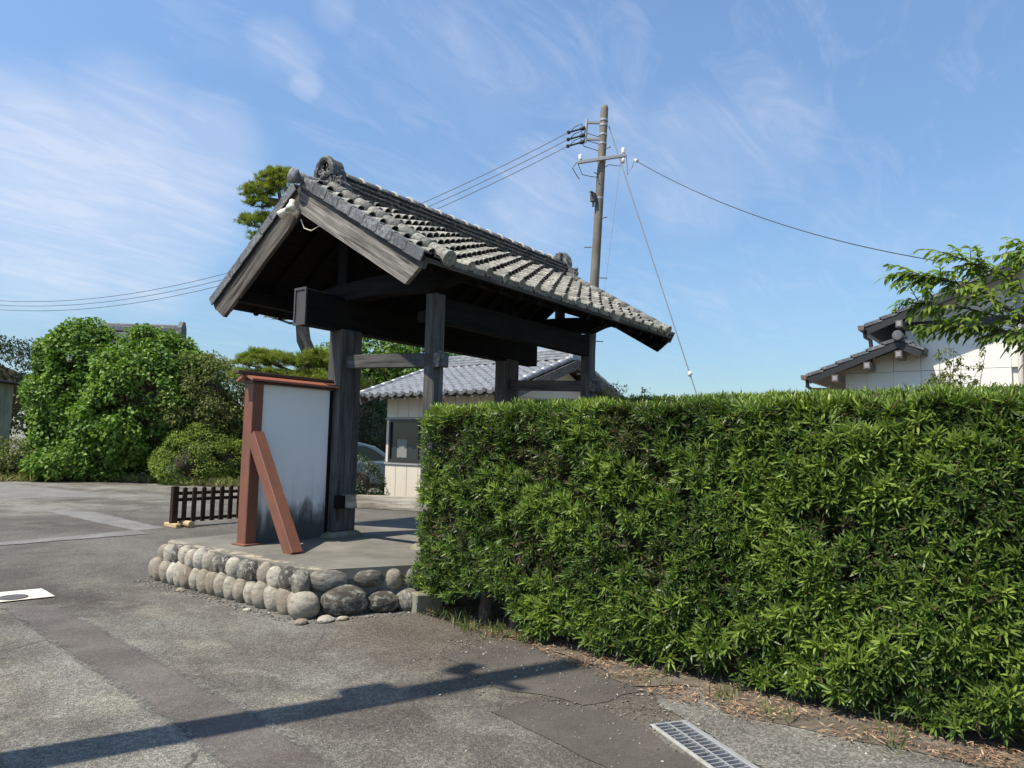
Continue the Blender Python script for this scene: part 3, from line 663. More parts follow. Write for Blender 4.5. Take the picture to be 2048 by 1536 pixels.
for sd in (-1, 1):
    L = slen(sd)
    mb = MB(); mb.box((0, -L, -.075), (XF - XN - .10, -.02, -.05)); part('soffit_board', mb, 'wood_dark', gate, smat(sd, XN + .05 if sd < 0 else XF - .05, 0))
    mb = MB(); mb.box((0, -L - .02, -.05), (XF - XN - .04, -L + .10, -.012)); part('eave_board', mb, 'wood_post', gate, smat(sd, XN + .02 if sd < 0 else XF - .02, 0))
    rb = MB(); rb.box((-L + .03, -.028, -.15), (-.04, .028, -.076), .004); rbm = rb.mesh('rafter'); rbm.materials.append(M['wood_dark'])
    for k in range(15):
        x = XN + .18 + k * (XF - XN - .36) / 14
        part('rafter', rbm, None, gate, smat(sd, x, 0) @ Matrix.Rotation(R(90), 4, 'Z'))
    for x, th, mat in ((XN, .05, 'wood_grey' if sd < 0 else 'wood_brown'), (XF - .05, .05, 'wood_dark')):
        lx = Matrix.Rotation(R(90), 4, 'Z')                       # board: local x up-slope
        bm_ = MB()
        e = .085; h0, h1 = -.335, -.125
        tp = SL[sd][0]; A = [(-L + .01 + e, h0), (-L + .01, h1), (h1 * tp - .001, h1), (h0 * tp - .001, h0)]
        bm_.prism(A, 1, 0, th)
        mw = smat(sd, x + (0 if sd > 0 else 0), 0)
        mw = Matrix(((mw[0][1], 1, mw[0][2], x), (mw[1][1], 0, mw[1][2], mw[1][3]), (mw[2][1], 0, mw[2][2], mw[2][3]), (0, 0, 0, 1)))
        part('bargeboard', bm_, mat, gate, mw)
        bm_ = MB(); bm_.prism([(-L - .01, -.122), (-L - .01, -.045), (-.045 * tp - .001, -.045), (-.122 * tp - .001, -.122)], 1, .012, th + .02); part('barge_strip', bm_, 'wood_post', gate, mw)

# pantiles: one mesh, copied over both slopes
TW = .2895; EXP = .203
prof = [(-.010, .002), (-.006, .022), (.012, .036), (.038, .042), (.064, .036), (.084, .020), (.105, .003), (.155, -.003), (.205, -.003), (.250, .001), (.284, .006)]
def tile_mesh(apron=False):
    mb = MB(); n = len(prof); th = .018; Lt = .245
    top0 = [(x, -.002, z * (1.45 if z > .015 else 1) + .024) for x, z in prof]; top1 = [(x, Lt, z * (.45 if z > .015 else 1)) for x, z in prof]
    bot0 = [(x, 0, (z + .024 - th) if k > 5 else (.004 if k in (0, 5) else z * 1.45 + .024 - .011)) for k, (x, z) in enumerate(prof)]
    V = top0 + top1 + bot0; F = []
    for i in range(n - 1):
        F.append((i, i + 1, n + i + 1, n + i)); F.append((2 * n + i, 2 * n + i + 1, i + 1, i))
    mb.add(V, F)
    if apron:
        a = [(x, -.004, z + .034) for x, z in prof[5:]]; b = [(x, -.016, z + .028 - .055 - (.012 if 0 < k < 5 else 0)) for k, (x, z) in enumerate(prof[5:])]
        q = len(a); mb.add(a + b, [(q + i, q + i + 1, i + 1, i) for i in range(q - 1)])
        V = []; c = (.038, .034); m = 16
        for yy, r in ((.03, .050), (-.020, .053)): V += [(c[0] + r * math.cos(2 * math.pi * j / m), yy, c[1] + r * math.sin(2 * math.pi * j / m)) for j in range(m)]
        mb.add(V, [(j, (j + 1) % m, m + (j + 1) % m, m + j)[::-1] for j in range(m)] + [tuple(range(m, 2 * m))])
    return mb
tm = tile_mesh().mesh('roof_tile'); tm.materials.append(M['tile_old'])
em = tile_mesh(True).mesh('eave_tile'); em.materials.append(M['tile_old'])
XB0, XB1 = -.42, 4.50
L = slen(-1); ncol = 17; pitch = (XB1 - XB0 - .02) / ncol
rows = int(L / EXP); rt = random.Random(3)
left_tiles = MB()
for sd in (-1, 1):
    Ls = slen(sd); nr = int((Ls - .02) / EXP)
    for r in range(nr):
        s = Ls - r * EXP
        for c in range(-1, ncol + 1):
            if sd < 0:
                x = XB0 + .02 + c * pitch if c >= 0 else XN + .035
                mw = smat(sd, x, s + rt.uniform(-.005, .005), .008 + rt.uniform(-.004, .004), R(-1.2)) @ Matrix.Rotation(rt.uniform(-.014, .014), 4, 'Z')
                if c == ncol: mw = smat(sd, XB1 + .05, s) @ Matrix.Diagonal((.8, 1, 1, 1))
                o = part('eave_tile' if (r == 0 and 0 <= c < ncol) else 'roof_tile', em if (r == 0 and 0 <= c < ncol) else tm, None, gate, mw)
            else:
                x = XF - .035 - (c + 1) * (XF - XN - .07) / (ncol + 2)
                q = tile_mesh(r == 0); q.xf(smat(sd, x, s, rt.uniform(-.004, .004), R(-1.6))); left_tiles.add(q.v, q.f)
o = part('tiling', left_tiles, 'tile_old', gate); o['kind'] = 'stuff'
# half-round rolls near each verge, with a round end tile
def barrel(Lt, r0, r1, disc=0.):
    mb = MB(); n = 12
    A = [math.pi * (1.12 * j / n - .06) for j in range(n + 1)]
    V = [(r0 * math.cos(a), 0, r0 * math.sin(a)) for a in A] + [(r1 * math.cos(a), Lt, r1 * math.sin(a)) for a in A] + [((r0 - .015) * math.cos(a), 0, (r0 - .015) * math.sin(a)) for a in A]
    k = n + 1; mb.add(V, [(i + 1, i, k + i, k + i + 1)[::-1] for i in range(n)] + [(i, i + 1, 2 * k + i + 1, 2 * k + i)[::-1] for i in range(n)])
    if disc:
        m = 22; V = []
        for yy, r in ((.03, disc * .96), (-.016, disc), (-.022, disc * .9)): V += [(r * math.cos(2 * math.pi * j / m), yy, r * math.sin(2 * math.pi * j / m)) for j in range(m)]
        F = [(a * m + j, (a + 1) * m + j, (a + 1) * m + (j + 1) % m, a * m + (j + 1) % m) for a in (0, 1) for j in range(m)]
        mb.add(V, F + [tuple(range(2 * m, 3 * m)), tuple(range(m))[::-1]])
    return mb
b0 = barrel(.285, .073, .068).mesh('roll_tile', True); b0.materials.append(M['tile_old'])
b1 = barrel(.285, .075, .068, .084).mesh('roll_end_tile'); b1.materials.append(M['tile_old'])
for sd in (-1, 1):
    Ls = slen(sd)
    for x in (XB0, XB1):
        k = 0; s = Ls + .015
        while s > .30:
            part('roll_end_tile' if k == 0 else 'roll_tile', b1 if k == 0 else b0, None, gate, smat(sd, x, s, .050, R(-.8))); s -= .265; k += 1
# verge tiles: top leaf and hanging flap
vm = MB(); vm.box((0, 0, .0), (.10, .275, .020), .003); vm.box((-.016, 0, -.092), (.002, .275, .020), .003)
vmm = vm.mesh('verge_tile'); vmm.materials.append(M['tile_dark'])
vm2 = MB(); vm2.v = [(-x, y, z) for x, y, z in vm.v]; vm2.f = [q[::-1] for q in vm.f]; vmm2 = vm2.mesh('verge_tile'); vmm2.materials.append(M['tile_dark'])
for sd in (-1, 1):
    Ls = slen(sd)
    for x, near in ((XN - .015, True), (XF + .015, False)):
        s = Ls
        while s > .16:
            part('verge_tile', vmm if (near == (sd < 0)) else vmm2, None, gate, smat(sd, x, s, .030, R(-2.2))); s -= .245
# ridge: three courses of flat tiles and a cap of barrel tiles with pale joints
RX0, RX1 = -.30, 4.50
for k, (hw, z) in enumerate(((.205, 4.375), (.18, 4.44), (.16, 4.505))):
    q = MB(); q.box((0, -hw, .0), (.287, hw, .020), .004); q.box((0, -hw + .03, -.045), (.287, hw - .03, .0)); qm = q.mesh('ridge_tile'); qm.materials.append(M['tile_ridge'])
    n = int((RX1 - RX0) / .29)
    for j in range(n + 1):
        part('ridge_tile', qm, None, gate, Matrix.Translation((RX0 + .02 + j * .289 + .1 * (k % 2), YR, z + .02 + rt.uniform(-.004, .004))) @ Matrix.Rotation(rt.uniform(-.02, .02), 4, 'X'))
cb = MB(); q = barrel(.262, .088, .088); cb.add(q.v, q.f); cm = cb.mesh('ridge_cap_tile', True); cm.materials.append(M['tile_ridge'])
jb = MB(); q = barrel(.035, .102, .102); jb.add(q.v, q.f); q = barrel(.035, .102, .088); jm = jb.mesh('ridge_joint', True); jm.materials.append(M['mortar'])
for j in range(17):
    Mx = Matrix.Translation((RX0 + .14 + j * .272, YR, 4.555 + rt.uniform(-.006, .006))) @ Matrix.Rotation(R(-90), 4, 'Z')
    o = part('ridge_cap_tile', cm, None, gate, Mx)
    part('ridge_joint', jm, None, o, Mx @ Matrix.Translation((0, .0, 0)))
# projecting round tile below each ridge ornament
for x0, x1, xd in ((-.83, -.26, -1), (4.55, 4.95, 1)):
    mb = MB(); mb.tube([(x0, 0, 0), (x1, 0, 0)], .062, 14); xe = x0 if xd < 0 else x1
    mb.tube([(xe + xd * .03, 0, 0), (xe + xd * .012, 0, 0), (xe - xd * .02, 0, 0)], [.070, .088, .084], 22)
    part('ridge_end_tile', mb, 'tile_dark', gate, Matrix.Translation((0, YR - .03, 4.375)), True)
# ridge ornaments: arched slab with relief scrolls
def ornament(x, sg):
    mb = MB(); arch = [(.175 * math.cos(a), .15 + .22 * math.sin(a)) for a in [math.pi * k / 12 for k in range(13)]]
    mb.prism([(.34, -.14), (.33, -.02), (.22, .06)] + arch + [(-.22, .06), (-.33, -.02), (-.34, -.14), (0, .02)], 0, -.02, .10)
    arm = [(.155 * math.cos(a), .15 + .20 * math.sin(a)) for a in [math.pi * (k / 14 * 1.1 - .05) for k in range(15)]]
    mb.tube([(-.055, p, q) for p, q in arm], .042, 8)
    def spiral(cy, cz, r, turns, dirn, th, a0=0.):
        pts = [(-.045 - .02 * (k / 18), cy + dirn * r * (1 - k / 21) * math.cos(a0 + turns * 2 * math.pi * k / 18), cz + r * (1 - k / 21) * math.sin(a0 + turns * 2 * math.pi * k / 18)) for k in range(19)]
        mb.tube(pts, [th * (1 - .4 * k / 18) for k in range(19)], 6)
    for dn in (-1, 1):
        spiral(dn * .085, .20, .05, 1.4, dn, .020, .8); spiral(dn * .155, .075, .060, 1.5, dn, .024, 2.2); spiral(dn * .285, -.02, .075, 1.6, dn, .030, 1.); spiral(dn * .05, .13, .055, 1.3, -dn, .018, 4.)
        spiral(dn * .225, .02, .05, 1.4, -dn, .020, 1.6); spiral(dn * .05, .26, .035, 1.2, dn, .014, 5.)

    mb.ico((-.05, 0, .14), (.05, .06, .06), 1, .1, 3); mb.ico((-.045, -.02, .04), (.04, .07, .04), 1, .1, 5)
    mb.box((-.02, -.07, .315), (.14, .07, .355), .01); mb.box((.10, -.06, .2), (.17, .06, .315), .01)
    if sg > 0: mb.v = [(-a * .8, b * .9, c * .95 + .02) for a, b, c in mb.v]; mb.f = [q[::-1] for q in mb.f]
    else: mb.v = [(a, b * .95, c * .95 - .01) for a, b, c in mb.v]
    part('ridge_ornament', mb, 'tile_ridge', gate, Matrix.Translation((x, YR, 4.40)))
ornament(-.33, -1); ornament(4.62, 1)

# twin security light under the gable peak
t = thing('security_light', (-.74, .08, 4.02), 'cream twin-head security light fixed under the near gable peak', 'light')
mb = MB(); mb.tube([(-.73, .03, 3.98), (-.79, .03, 3.98)], .035, 12); wpart('bracket', mb, 'cream', t, True)
mb = MB(); mb.tube([(-.79, .03, 3.98), (-.80, .045, 4.04)], .018, 8); mb.tube([(-.79, .03, 3.98), (-.83, .09, 3.97)], .014, 8); wpart('arm', mb, 'cream', t, True)
for c, d, r in (((-.80, .05, 4.05), (-.25, -.12, -.85), .058), ((-.80, .16, 4.00), (-.35, .75, -.55), .055)):
    c = Vector(c); d = Vector(d).normalized(); mb = MB(); mb.tube([c - d * .07, c - d * .065, c - d * .02, c + d * .02, c + d * .075], [.022, .034, .036, r * .9, r], 14)
    h = wpart('lamp_head', mb, 'cream', t, True); mb = MB(); mb.tube([c + d * .070, c + d * .078], r * .9, 14); wpart('lens', mb, 'lamp_glass', h)
mb = MB(); mb.tube([(-.72, -.02, 3.90), (-.70, -.06, 3.80), (-.68, -.16, 3.76), (-.66, -.28, 3.80), (-.60, -.40, 3.88)], .006, 6); wpart('cable', mb, 'cream', t)

# ================================================================== wing wall with red frame
t = thing('wing_wall', (-.65, 0, PZ), 'short white plaster wing wall with dark stained foot between red post and gate post', 'wall')
mb = MB(); mb.box((-1.09, 0, PZ), (-.155, .07, 2.085)); part('plaster_panel', MB_ := MB(), 'plaster', t) if False else None
p = MB(); p.box((0, 0, 0), (.935, .07, 1.71)); part('plaster_panel', p, 'plaster', t, Matrix.Translation((-1.09, 0.0, PZ)))
def upright(name, x, y, wx, wy, z0, z1, mat, par):
    mb = MB(); mb.box((0, -wy / 2, -wx / 2), (z1 - z0, wy / 2, wx / 2), .006)
    return part(name, mb, mat, par, Matrix(((0, 0, -1, x), (0, 1, 0, y), (1, 0, 0, z0), (0, 0, 0, 1))))
upright('post', -1.147, .035, .125, .155, PZ, 2.09, 'red_paint', t)
upright('side_strip', -.175, .035, .05, .09, PZ + .02, 2.07, 'wood_dark', t)
beam('brace', (-1.165, -.80, PZ - .02), (-1.150, -.035, 1.50), .125, .135, 'red_paint', t, c=.005)
mb = MB(); mb.box((-1.25, -.09, PZ + .001), (-1.05, .14, PZ + .018), .004); wpart('base_plate', mb, 'red_paint', t)
mb = MB(); mb.prism([(-.115, 2.055), (-.115, 2.075), (.02, 2.125), (.02, 2.10)], 0, -1.27, -.165); wpart('coping_board', mb, 'red_metal', t)
mb = MB(); mb.prism([(.185, 2.045), (.185, 2.065), (.05, 2.125), (.05, 2.10)], 0, -1.27, -.165); wpart('coping_board', mb, 'red_metal', t)
mb = MB(); mb.box((-1.37, -.015, 2.118), (-.165, .085, 2.155), .006); wpart('ridge_board', mb, 'brown_metal', t)
mb = MB(); mb.box((-1.22, -.05, 2.03), (-.17, .12, 2.055)); wpart('head_rail', mb, 'brown_metal', t)

# ================================================================== movable picket fence
t = thing('picket_fence', (1.3, 4.93, 0), 'low dark brown movable picket fence on pale wooden feet beside the platform', 'fence')
pk = MB(); pk.box((-.034, -.022, .07), (.034, .022, .625), .004); pk.prism([(-.034, .625), (.034, .625), (0, .65)], 1, -.022, .022)
pkm = pk.mesh('picket'); pkm.materials.append(M['fence_brown'])
for k in range(11):
    x = .64 + k * .166
    if k in (0, 10):
        mb = MB(); mb.box((-.05, -.045, .05), (.05, .045, .665), .006); part('end_post', mb, 'fence_brown', t, Matrix.Translation((x, 4.93, 0)))
    else: part('picket', pkm, None, t, Matrix.Translation((x, 4.92, 0)))
for z in (.115, .44, .545): beam('rail', (.60, 4.958, z), (2.34, 4.958, z), .03, .055, 'fence_brown', t)
for x in (.80, 2.20):
    mb = MB(); mb.tube([(0, -.28, .055), (0, .28, .055)], .055, 12); part('foot', mb, 'foot_wood', t, Matrix.Translation((x, 4.93, 0)))
    mb = MB(); mb.box((-.045, -.2, 0), (.045, .2, .07), .01); part('foot', mb, 'foot_wood', t, Matrix.Translation((x - .17, 4.93, 0)))

# ================================================================== hedges
def hedge(name, x0, x1, y0, y1, z1, label, nshoot_face, nleaf, L, Wd, seed, zlo=.2, faces=('x0', 'top', 'y1'), trunks=(), bulge=.12, group=None):
    """x0 is the sun-lit long face; shoots cover the faces and point outward and up"""
    rg = np.random.default_rng(seed); t = thing(name, ((x0 + x1) / 2, (y0 + y1) / 2, 0), label, 'hedge', group)
    org = np.array([(x0 + x1) / 2, (y0 + y1) / 2, 0])
    PP = []; NN = []
    def lump(a, b): return .030 * np.sin(a * 4.1 + 1.3 * np.sin(b * 2.7)) * np.sin(b * 5.3 + 1.1 * np.sin(a * 3.3)) + .018 * np.sin(a * 9 + b * 7 + 2 * np.sin(b * 3)) + .012 * np.sin(a * 17 - b * 15)
    dens = nshoot_face
    ar = (y1 - y0) * (z1 - zlo); n = int(dens * ar)
    y = rg.uniform(y0, y1, n); z = zlo + (z1 - zlo) * rg.uniform(0, 1, n)
    lo = (np.interp(y, [-4.3, -3.6, -3.2, -2.7, -2.2, -1.9], [.02, .08, .22, .25, .16, .22]) + .06 * np.sin(y * 7.7)) if zlo < .1 else 0 * y + zlo; k = (z > lo)
    y, z = y[k], z[k]; n = len(y); dep = np.abs(rg.normal(0, .055, n))
    gap = np.sin(y * 3.7 + 2 * np.sin(z * 3.1)) * np.sin(z * 4.9 + 1.7 * np.sin(y * 2.3)); dep = dep + np.where(gap > .55, rg.uniform(0, .14, n), 0); x = x0 - lump(y, z) - bulge * (1 - (z / z1)) * .9 + dep
    PP.append(np.stack([x, y, z], 1)); NN.append(np.tile([-1, 0, .0], (n, 1)))
    n = int(dens * 1.1 * (y1 - y0) * (x1 - x0)); xx = rg.uniform(x0, x1, n); yy = rg.uniform(y0, y1, n)
    PP.append(np.stack([xx, yy, z1 + .6 * lump(xx, yy) - np.abs(rg.normal(0, .03, n))], 1)); NN.append(np.tile([0, 0, 1.], (n, 1)))
    n = int(dens * (x1 - x0) * (z1 - zlo)); xx = rg.uniform(x0, x1, n); zz = zlo + (z1 - zlo) * rg.uniform(0.02, 1, n)
    PP.append(np.stack([xx, y1 + lump(xx, zz) - np.abs(rg.normal(0, .05, n)), zz], 1)); NN.append(np.tile([0, 1., 0], (n, 1)))
    P = np.concatenate(PP); N = np.concatenate(NN); n = len(P)
    ax = unit(N * .8 + np.array([0, 0, .75]) + rg.normal(0, .33, (n, 3))); ax = np.where(N[:, 2:3] > .5, unit(np.array([0, 0, 1.]) + rg.normal(0, .22, (n, 3))), ax)     # shoot direction
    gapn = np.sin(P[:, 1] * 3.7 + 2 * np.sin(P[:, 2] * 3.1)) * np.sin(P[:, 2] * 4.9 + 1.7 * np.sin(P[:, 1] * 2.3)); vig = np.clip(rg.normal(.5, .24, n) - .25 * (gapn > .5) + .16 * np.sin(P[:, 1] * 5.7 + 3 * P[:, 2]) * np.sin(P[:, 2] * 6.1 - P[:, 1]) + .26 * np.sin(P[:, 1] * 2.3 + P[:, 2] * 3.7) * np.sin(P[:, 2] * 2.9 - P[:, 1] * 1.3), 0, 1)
    u = unit(np.cross(ax, rg.normal(size=(n, 3)))); v = np.cross(ax, u)
    sets = []
    fine = np.interp(P[:, 1], [-6.5, -4, -2.1], [1.06, .92, .74])
    for q in range(nleaf):
        f = q / (nleaf - 1); a = q * 2.399 + rg.uniform(0, .5, n)
        rad = u * np.cos(a)[:, None] + v * np.sin(a)[:, None]
        el = .15 + 1.05 * f                                                 # lower leaves spread, top leaves rise
        D = unit(rad * math.cos(el) + ax * math.sin(el) + rg.normal(0, .12, (n, 3)))
        base = P + ax * (.01 + .055 * f)
        sc = rg.uniform(.65, 1.15, n) * (1 - .25 * f) * (.75 + .5 * vig) * (fine if nleaf > 9 else 1)
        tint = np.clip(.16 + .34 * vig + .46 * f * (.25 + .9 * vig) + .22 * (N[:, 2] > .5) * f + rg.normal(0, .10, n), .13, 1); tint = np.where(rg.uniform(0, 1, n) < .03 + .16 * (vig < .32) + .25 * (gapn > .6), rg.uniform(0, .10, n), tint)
        keep = rg.uniform(0, 1, n) < .93
        sets.append(leaves(base[keep], D[keep], (ax + rad * -.2)[keep], (L * sc)[keep], (Wd * np.sqrt(sc))[keep], tint[keep], .12, .05, 2 if nleaf > 9 else 1))
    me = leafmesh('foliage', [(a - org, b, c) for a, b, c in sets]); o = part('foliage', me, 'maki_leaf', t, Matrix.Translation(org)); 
    mb = MB(); ny = 40; nz = 10; ins = .10
    V = []; Fq = []
    for i in range(ny + 1):
        yy = y0 + (y1 - ins - y0) * i / ny
        for j in range(nz + 1):
            zlo_ = max(zlo, .30) if yy > -3.8 else zlo; zz = zlo_ + .05 + (z1 - .10 - zlo_ - .05) * j / nz
            V.append((x0 + ins - bulge * (1 - zz / z1) * .8 - lump(yy, zz) * .9 + .02 * math.sin(i * 7.1 + j * 3.3), yy, zz))
    for i in range(ny):
        for j in range(nz): a = i * (nz + 1) + j; Fq.append((a, a + 1, a + nz + 2, a + nz + 1))
    mb.add(V, Fq); mb.box((x0 + ins + .06, y0, .35), (x1 - .02, y1 - ins, z1 - .09))
    mb.v = [tuple(np.array(p) - org) for p in mb.v]; part('shade_core', mb, 'twig', t, Matrix.Translation(org))  # solid dark core standing in for the hedge's shaded interior
    for (tx, ty, r) in trunks:
        tb = MB(); tb.tube([(0, 0, -.03), (.01, .01, .12), (.03, -.02, .35), (.02, .03, .7)], [r * 1.35, r * 1.05, r, r * .8], 9); part('trunk', tb, 'bark', t, Matrix.Translation((tx, ty, 0)), True)
    return t
hedge('clipped_hedge', -.86, .15, -7.6, -2.22, 1.70, 'tall dense clipped green hedge in front, its long sunlit side filling the lower right', 820, 14, .094, .0135, 11, .03, bulge=.22,
      trunks=((-.78, -2.85, .05), (-.86, -3.25, .065), (-.72, -4.2, .05), (-.85, -5.4, .05), (-.8, -6.3, .05)))
hedge('clipped_hedge', 3.45, 4.2, -11, -1.9, 2.10, 'second clipped hedge whose top shows as a strip below the cream house', 420, 7, .095, .018, 12, .3)
hedge('clipped_hedge', 5.2, 6.0, -1.2, 2.3, 2.22, 'dark clipped hedge seen in the gap between the two far gate posts', 420, 7, .095, .018, 13, .3)

# leaf litter, grit and weeds along the hedge foot
rg = np.random.default_rng(21); n = 9500
y = rg.uniform(-8, -2.0, n); edge = np.interp(y, [-8, -5.9, -5.1, -4.5, -3.5, -2.85, -2.0], [-1.25, -1.38, -1.5, -1.42, -1.15, -1.05, -.75])
x = edge + .55 * np.abs(rg.normal(0, .5, n)) + rg.normal(0, .05, n); k = rg.uniform(0, 1, n) < .5 + .5 * np.sin(y * 4.3) * np.sin(y * 9.7 + x * 8); x, y = x[k], y[k]; n = len(x)
a = rg.uniform(0, 6.28, n); D = np.stack([np.cos(a), np.sin(a), rg.normal(0, .16, n)], 1)
me = leafmesh('leaf_litter', [leaves(np.stack([x, y, rg.uniform(.018, .032, n)], 1), D, np.tile([0, 0, 1.], (n, 1)) + rg.normal(0, .3, (n, 3)), rg.uniform(.025, .065, n), rg.uniform(.004, .009, n), rg.uniform(0, 1, n), .2)])
tag(part('leaf_litter', me, 'litter', None), 'brown fallen needles along the hedge foot', kind='stuff')
n = 2600; mb = MB(); V = []; F = []; T = []
v0, f0_ = ICO[0]; f0_ = np.array(f0_)
def grit(x, y, r, z=0.):
    n = len(x); rr_ = rg.uniform(.6, 1.2, (n, 1, 3)) * r[:, None, None]; P = v0[None] * rr_ * np.array([1, 1, .6]); P[:, :, 0] += x[:, None]; P[:, :, 1] += y[:, None]; P[:, :, 2] += z + r[:, None] * .2
    return P.reshape(-1, 3), (np.arange(n)[:, None, None] * 12 + f0_[None]).reshape(-1, 3), np.repeat(rg.uniform(0, 1, n), 12)
y = rg.uniform(-8, -3.0, 1500); x = np.interp(y, [-8, -5.1, -4.5, -3], [-1.5, -1.75, -1.6, -1.3]) + rg.normal(0, .28, 1500)
s1 = grit(x, y, rg.uniform(.003, .010, 1500), .004)
u = rg.uniform(0, 1, 500); x = np.where(u < .65, -1.79, -1.75 + (u - .65) * 2.7) + rg.normal(0, .05, 500); y = np.where(u < .65, .9 - u / .65 * 2.55, -1.74 - (u - .65) * 1.4) - np.abs(rg.normal(0, .05, 500))
s2 = grit(x, y, rg.uniform(.004, .016, 500)); x = rg.uniform(-5, 0, 700); y = rg.uniform(-5.5, 4, 700); s3 = grit(x, y, rg.uniform(.003, .008, 700))
b = 0; VV = []; FF = []; TT = []
for v, f, tt in (s1, s2, s3): VV.append(v); FF.append(f + b); TT.append(tt); b += len(v)
tag(part('gravel', npmesh('gravel', np.concatenate(VV), np.concatenate(FF), 3, np.concatenate(TT)), 'pebble', None), 'loose grit on the asphalt', kind='stuff')
for (x, y, r, sd_) in ((-1.80, -1.80, .06, 1), (-1.63, -1.88, .075, 2), (-1.80, .05, .05, 3), (-1.83, -1.1, .035, 4), (-1.50, -1.94, .05, 5)):
    mb = MB(); mb.ico((0, 0, 0), (r, r * .8, r * .45), 1, .15, sd_)
    lab = {1: 'flat pale stone at the foot of the large white corner cobble', 2: 'largest of the flat loose stones, on the asphalt below the wide dark cobble', 3: 'white pebble on the asphalt below the far end of the cobble row', 4: 'small white pebble on the asphalt midway along the cobble row', 5: 'flat grey stone on the asphalt near the concrete block'}[sd_]
    tag(part('loose_stone', mb, 'cobble_pale', None, Matrix.Translation((x, y, r * .2))), lab, 'stone', 'loose stones at the platform foot')

def blades(pts, h, n_each, w, rg, tint=(.2, .8), lean=.35):
    P = np.repeat(np.array(pts), n_each, 0); n = len(P); P = P + np.concatenate([rg.normal(0, .03, (n, 2)), np.zeros((n, 1))], 1)
    D = np.array([0, 0, 1.]) + rg.normal(0, lean, (n, 3)) * np.array([1, 1, .2]); N = np.concatenate([rg.normal(size=(n, 2)), np.zeros((n, 1))], 1)
    return leaves(P, D, unit(N), h * rg.uniform(.4, 1.1, n), w, rg.uniform(*tint, n), .2, .22, 2)
rg = np.random.default_rng(5); pts = []
for (yy, xx, m) in ((-2.6, -.95, 7), (-2.95, -1.04, 9), (-3.2, -1.05, 8), (-3.4, -1.08, 5), (-4.65, -1.25, 3), (-5.0, -1.35, 3), (-5.35, -1.4, 2), (-5.8, -1.3, 3)):
    for _ in range(m): pts.append((xx + rg.normal(0, .09), yy + rg.normal(0, .10), .015))
tag(part('grass', leafmesh('grass', [blades(pts, .14, 9, .007, rg)]), 'grass', None), 'thin grass tufts at the hedge foot', kind='stuff')

n = 2600; x = rg.uniform(-2, 8.6, n); y = np.interp(x, [-2, 2.6, 5, 6.2, 6.5, 8.6], [21.4, 20.3, 19.4, 17.0, 14.7, 14.3]) + rg.normal(0, .28, n)
a = rg.uniform(0, 6.28, n); D = np.stack([np.cos(a), np.sin(a), rg.uniform(0, .5, n)], 1)
me = leafmesh('dry_litter', [leaves(np.stack([x, y, rg.uniform(.015, .05, n)], 1), D, np.tile([0, 0, 1.], (n, 1)) + rg.normal(0, .4, (n, 3)), rg.uniform(.10, .26, n), rg.uniform(.02, .05, n), rg.uniform(.3, 1, n), .2)])
tag(part('dry_litter', me, 'litter', None), 'straw-coloured dry litter where the yard meets the bushes', kind='stuff')

# ================================================================== gatehouse hut
t = thing('gatehouse', (9.3, 4.9, 0), 'small beige gatehouse with silver-grey tiled gable roof and a dark window', 'hut')
HX, HY0, HY1 = 7.36, 3.25, 7.22; RXh = 9.5; ZE, ZRh = 2.64, 3.62
# walls from vertical boards: lower, upper bands left of and above/below the window
def boards(y0, y1, z0, z1, w=.4):
    n = max(1, round((y1 - y0) / w)); ww = (y1 - y0) / n
    for k in range(n):
        mb = MB(); mb.box((HX, y0 + k * ww + .005, z0), (HX + .05, y0 + (k + 1) * ww - .005, z1), .004); wpart('wall_panel', mb, 'hut_panel', t)
boards(HY0, HY1, -.05, .92); boards(HY0, HY1, 2.12, 2.62); boards(7.10, HY1, .98, 2.06, .12); boards(HY0, 4.3, .98, 2.06)
mb = MB(); mb.box((HX + .055, HY0, -.05), (11.6, HY1 - .002, 2.62)); wpart('wall', mb, 'hut_panel', t)
mb = MB(); mb.box((HX - .03, HY0 - .02, .92), (HX + .05, HY1 + .02, .975)); mb.box((HX - .02, HY0 - .02, 2.07), (HX + .05, HY1 + .02, 2.115)); wpart('belt_trim', mb, 'hut_trim', t)
win = MB(); win.box((HX - .04, 4.3, .98), (HX + .05, 4.36, 2.06)); win.box((HX - .04, 7.03, .98), (HX + .05, 7.09, 2.06)); win.box((HX - .04, 4.36, .98), (HX + .05, 7.03, 1.06)); win.box((HX - .04, 4.36, 2.0), (HX + .05, 7.03, 2.06)); win.box((HX - .02, 6.02, 1.06), (HX + .04, 6.08, 2.0)); win.box((HX - .02, 5.0, 1.06), (HX + .04, 5.06, 2.0))
wo = wpart('window', win, 'bronze', t)
mb = MB(); mb.box((HX + .01, 4.36, 1.06), (HX + .02, 7.03, 2.0)); wpart('pane', mb, 'glass', wo)
mb = MB(); mb.box((HX + .003, 6.45, 1.10), (HX + .009, 6.80, 1.56)); wpart('poster', mb, 'paper', wo)
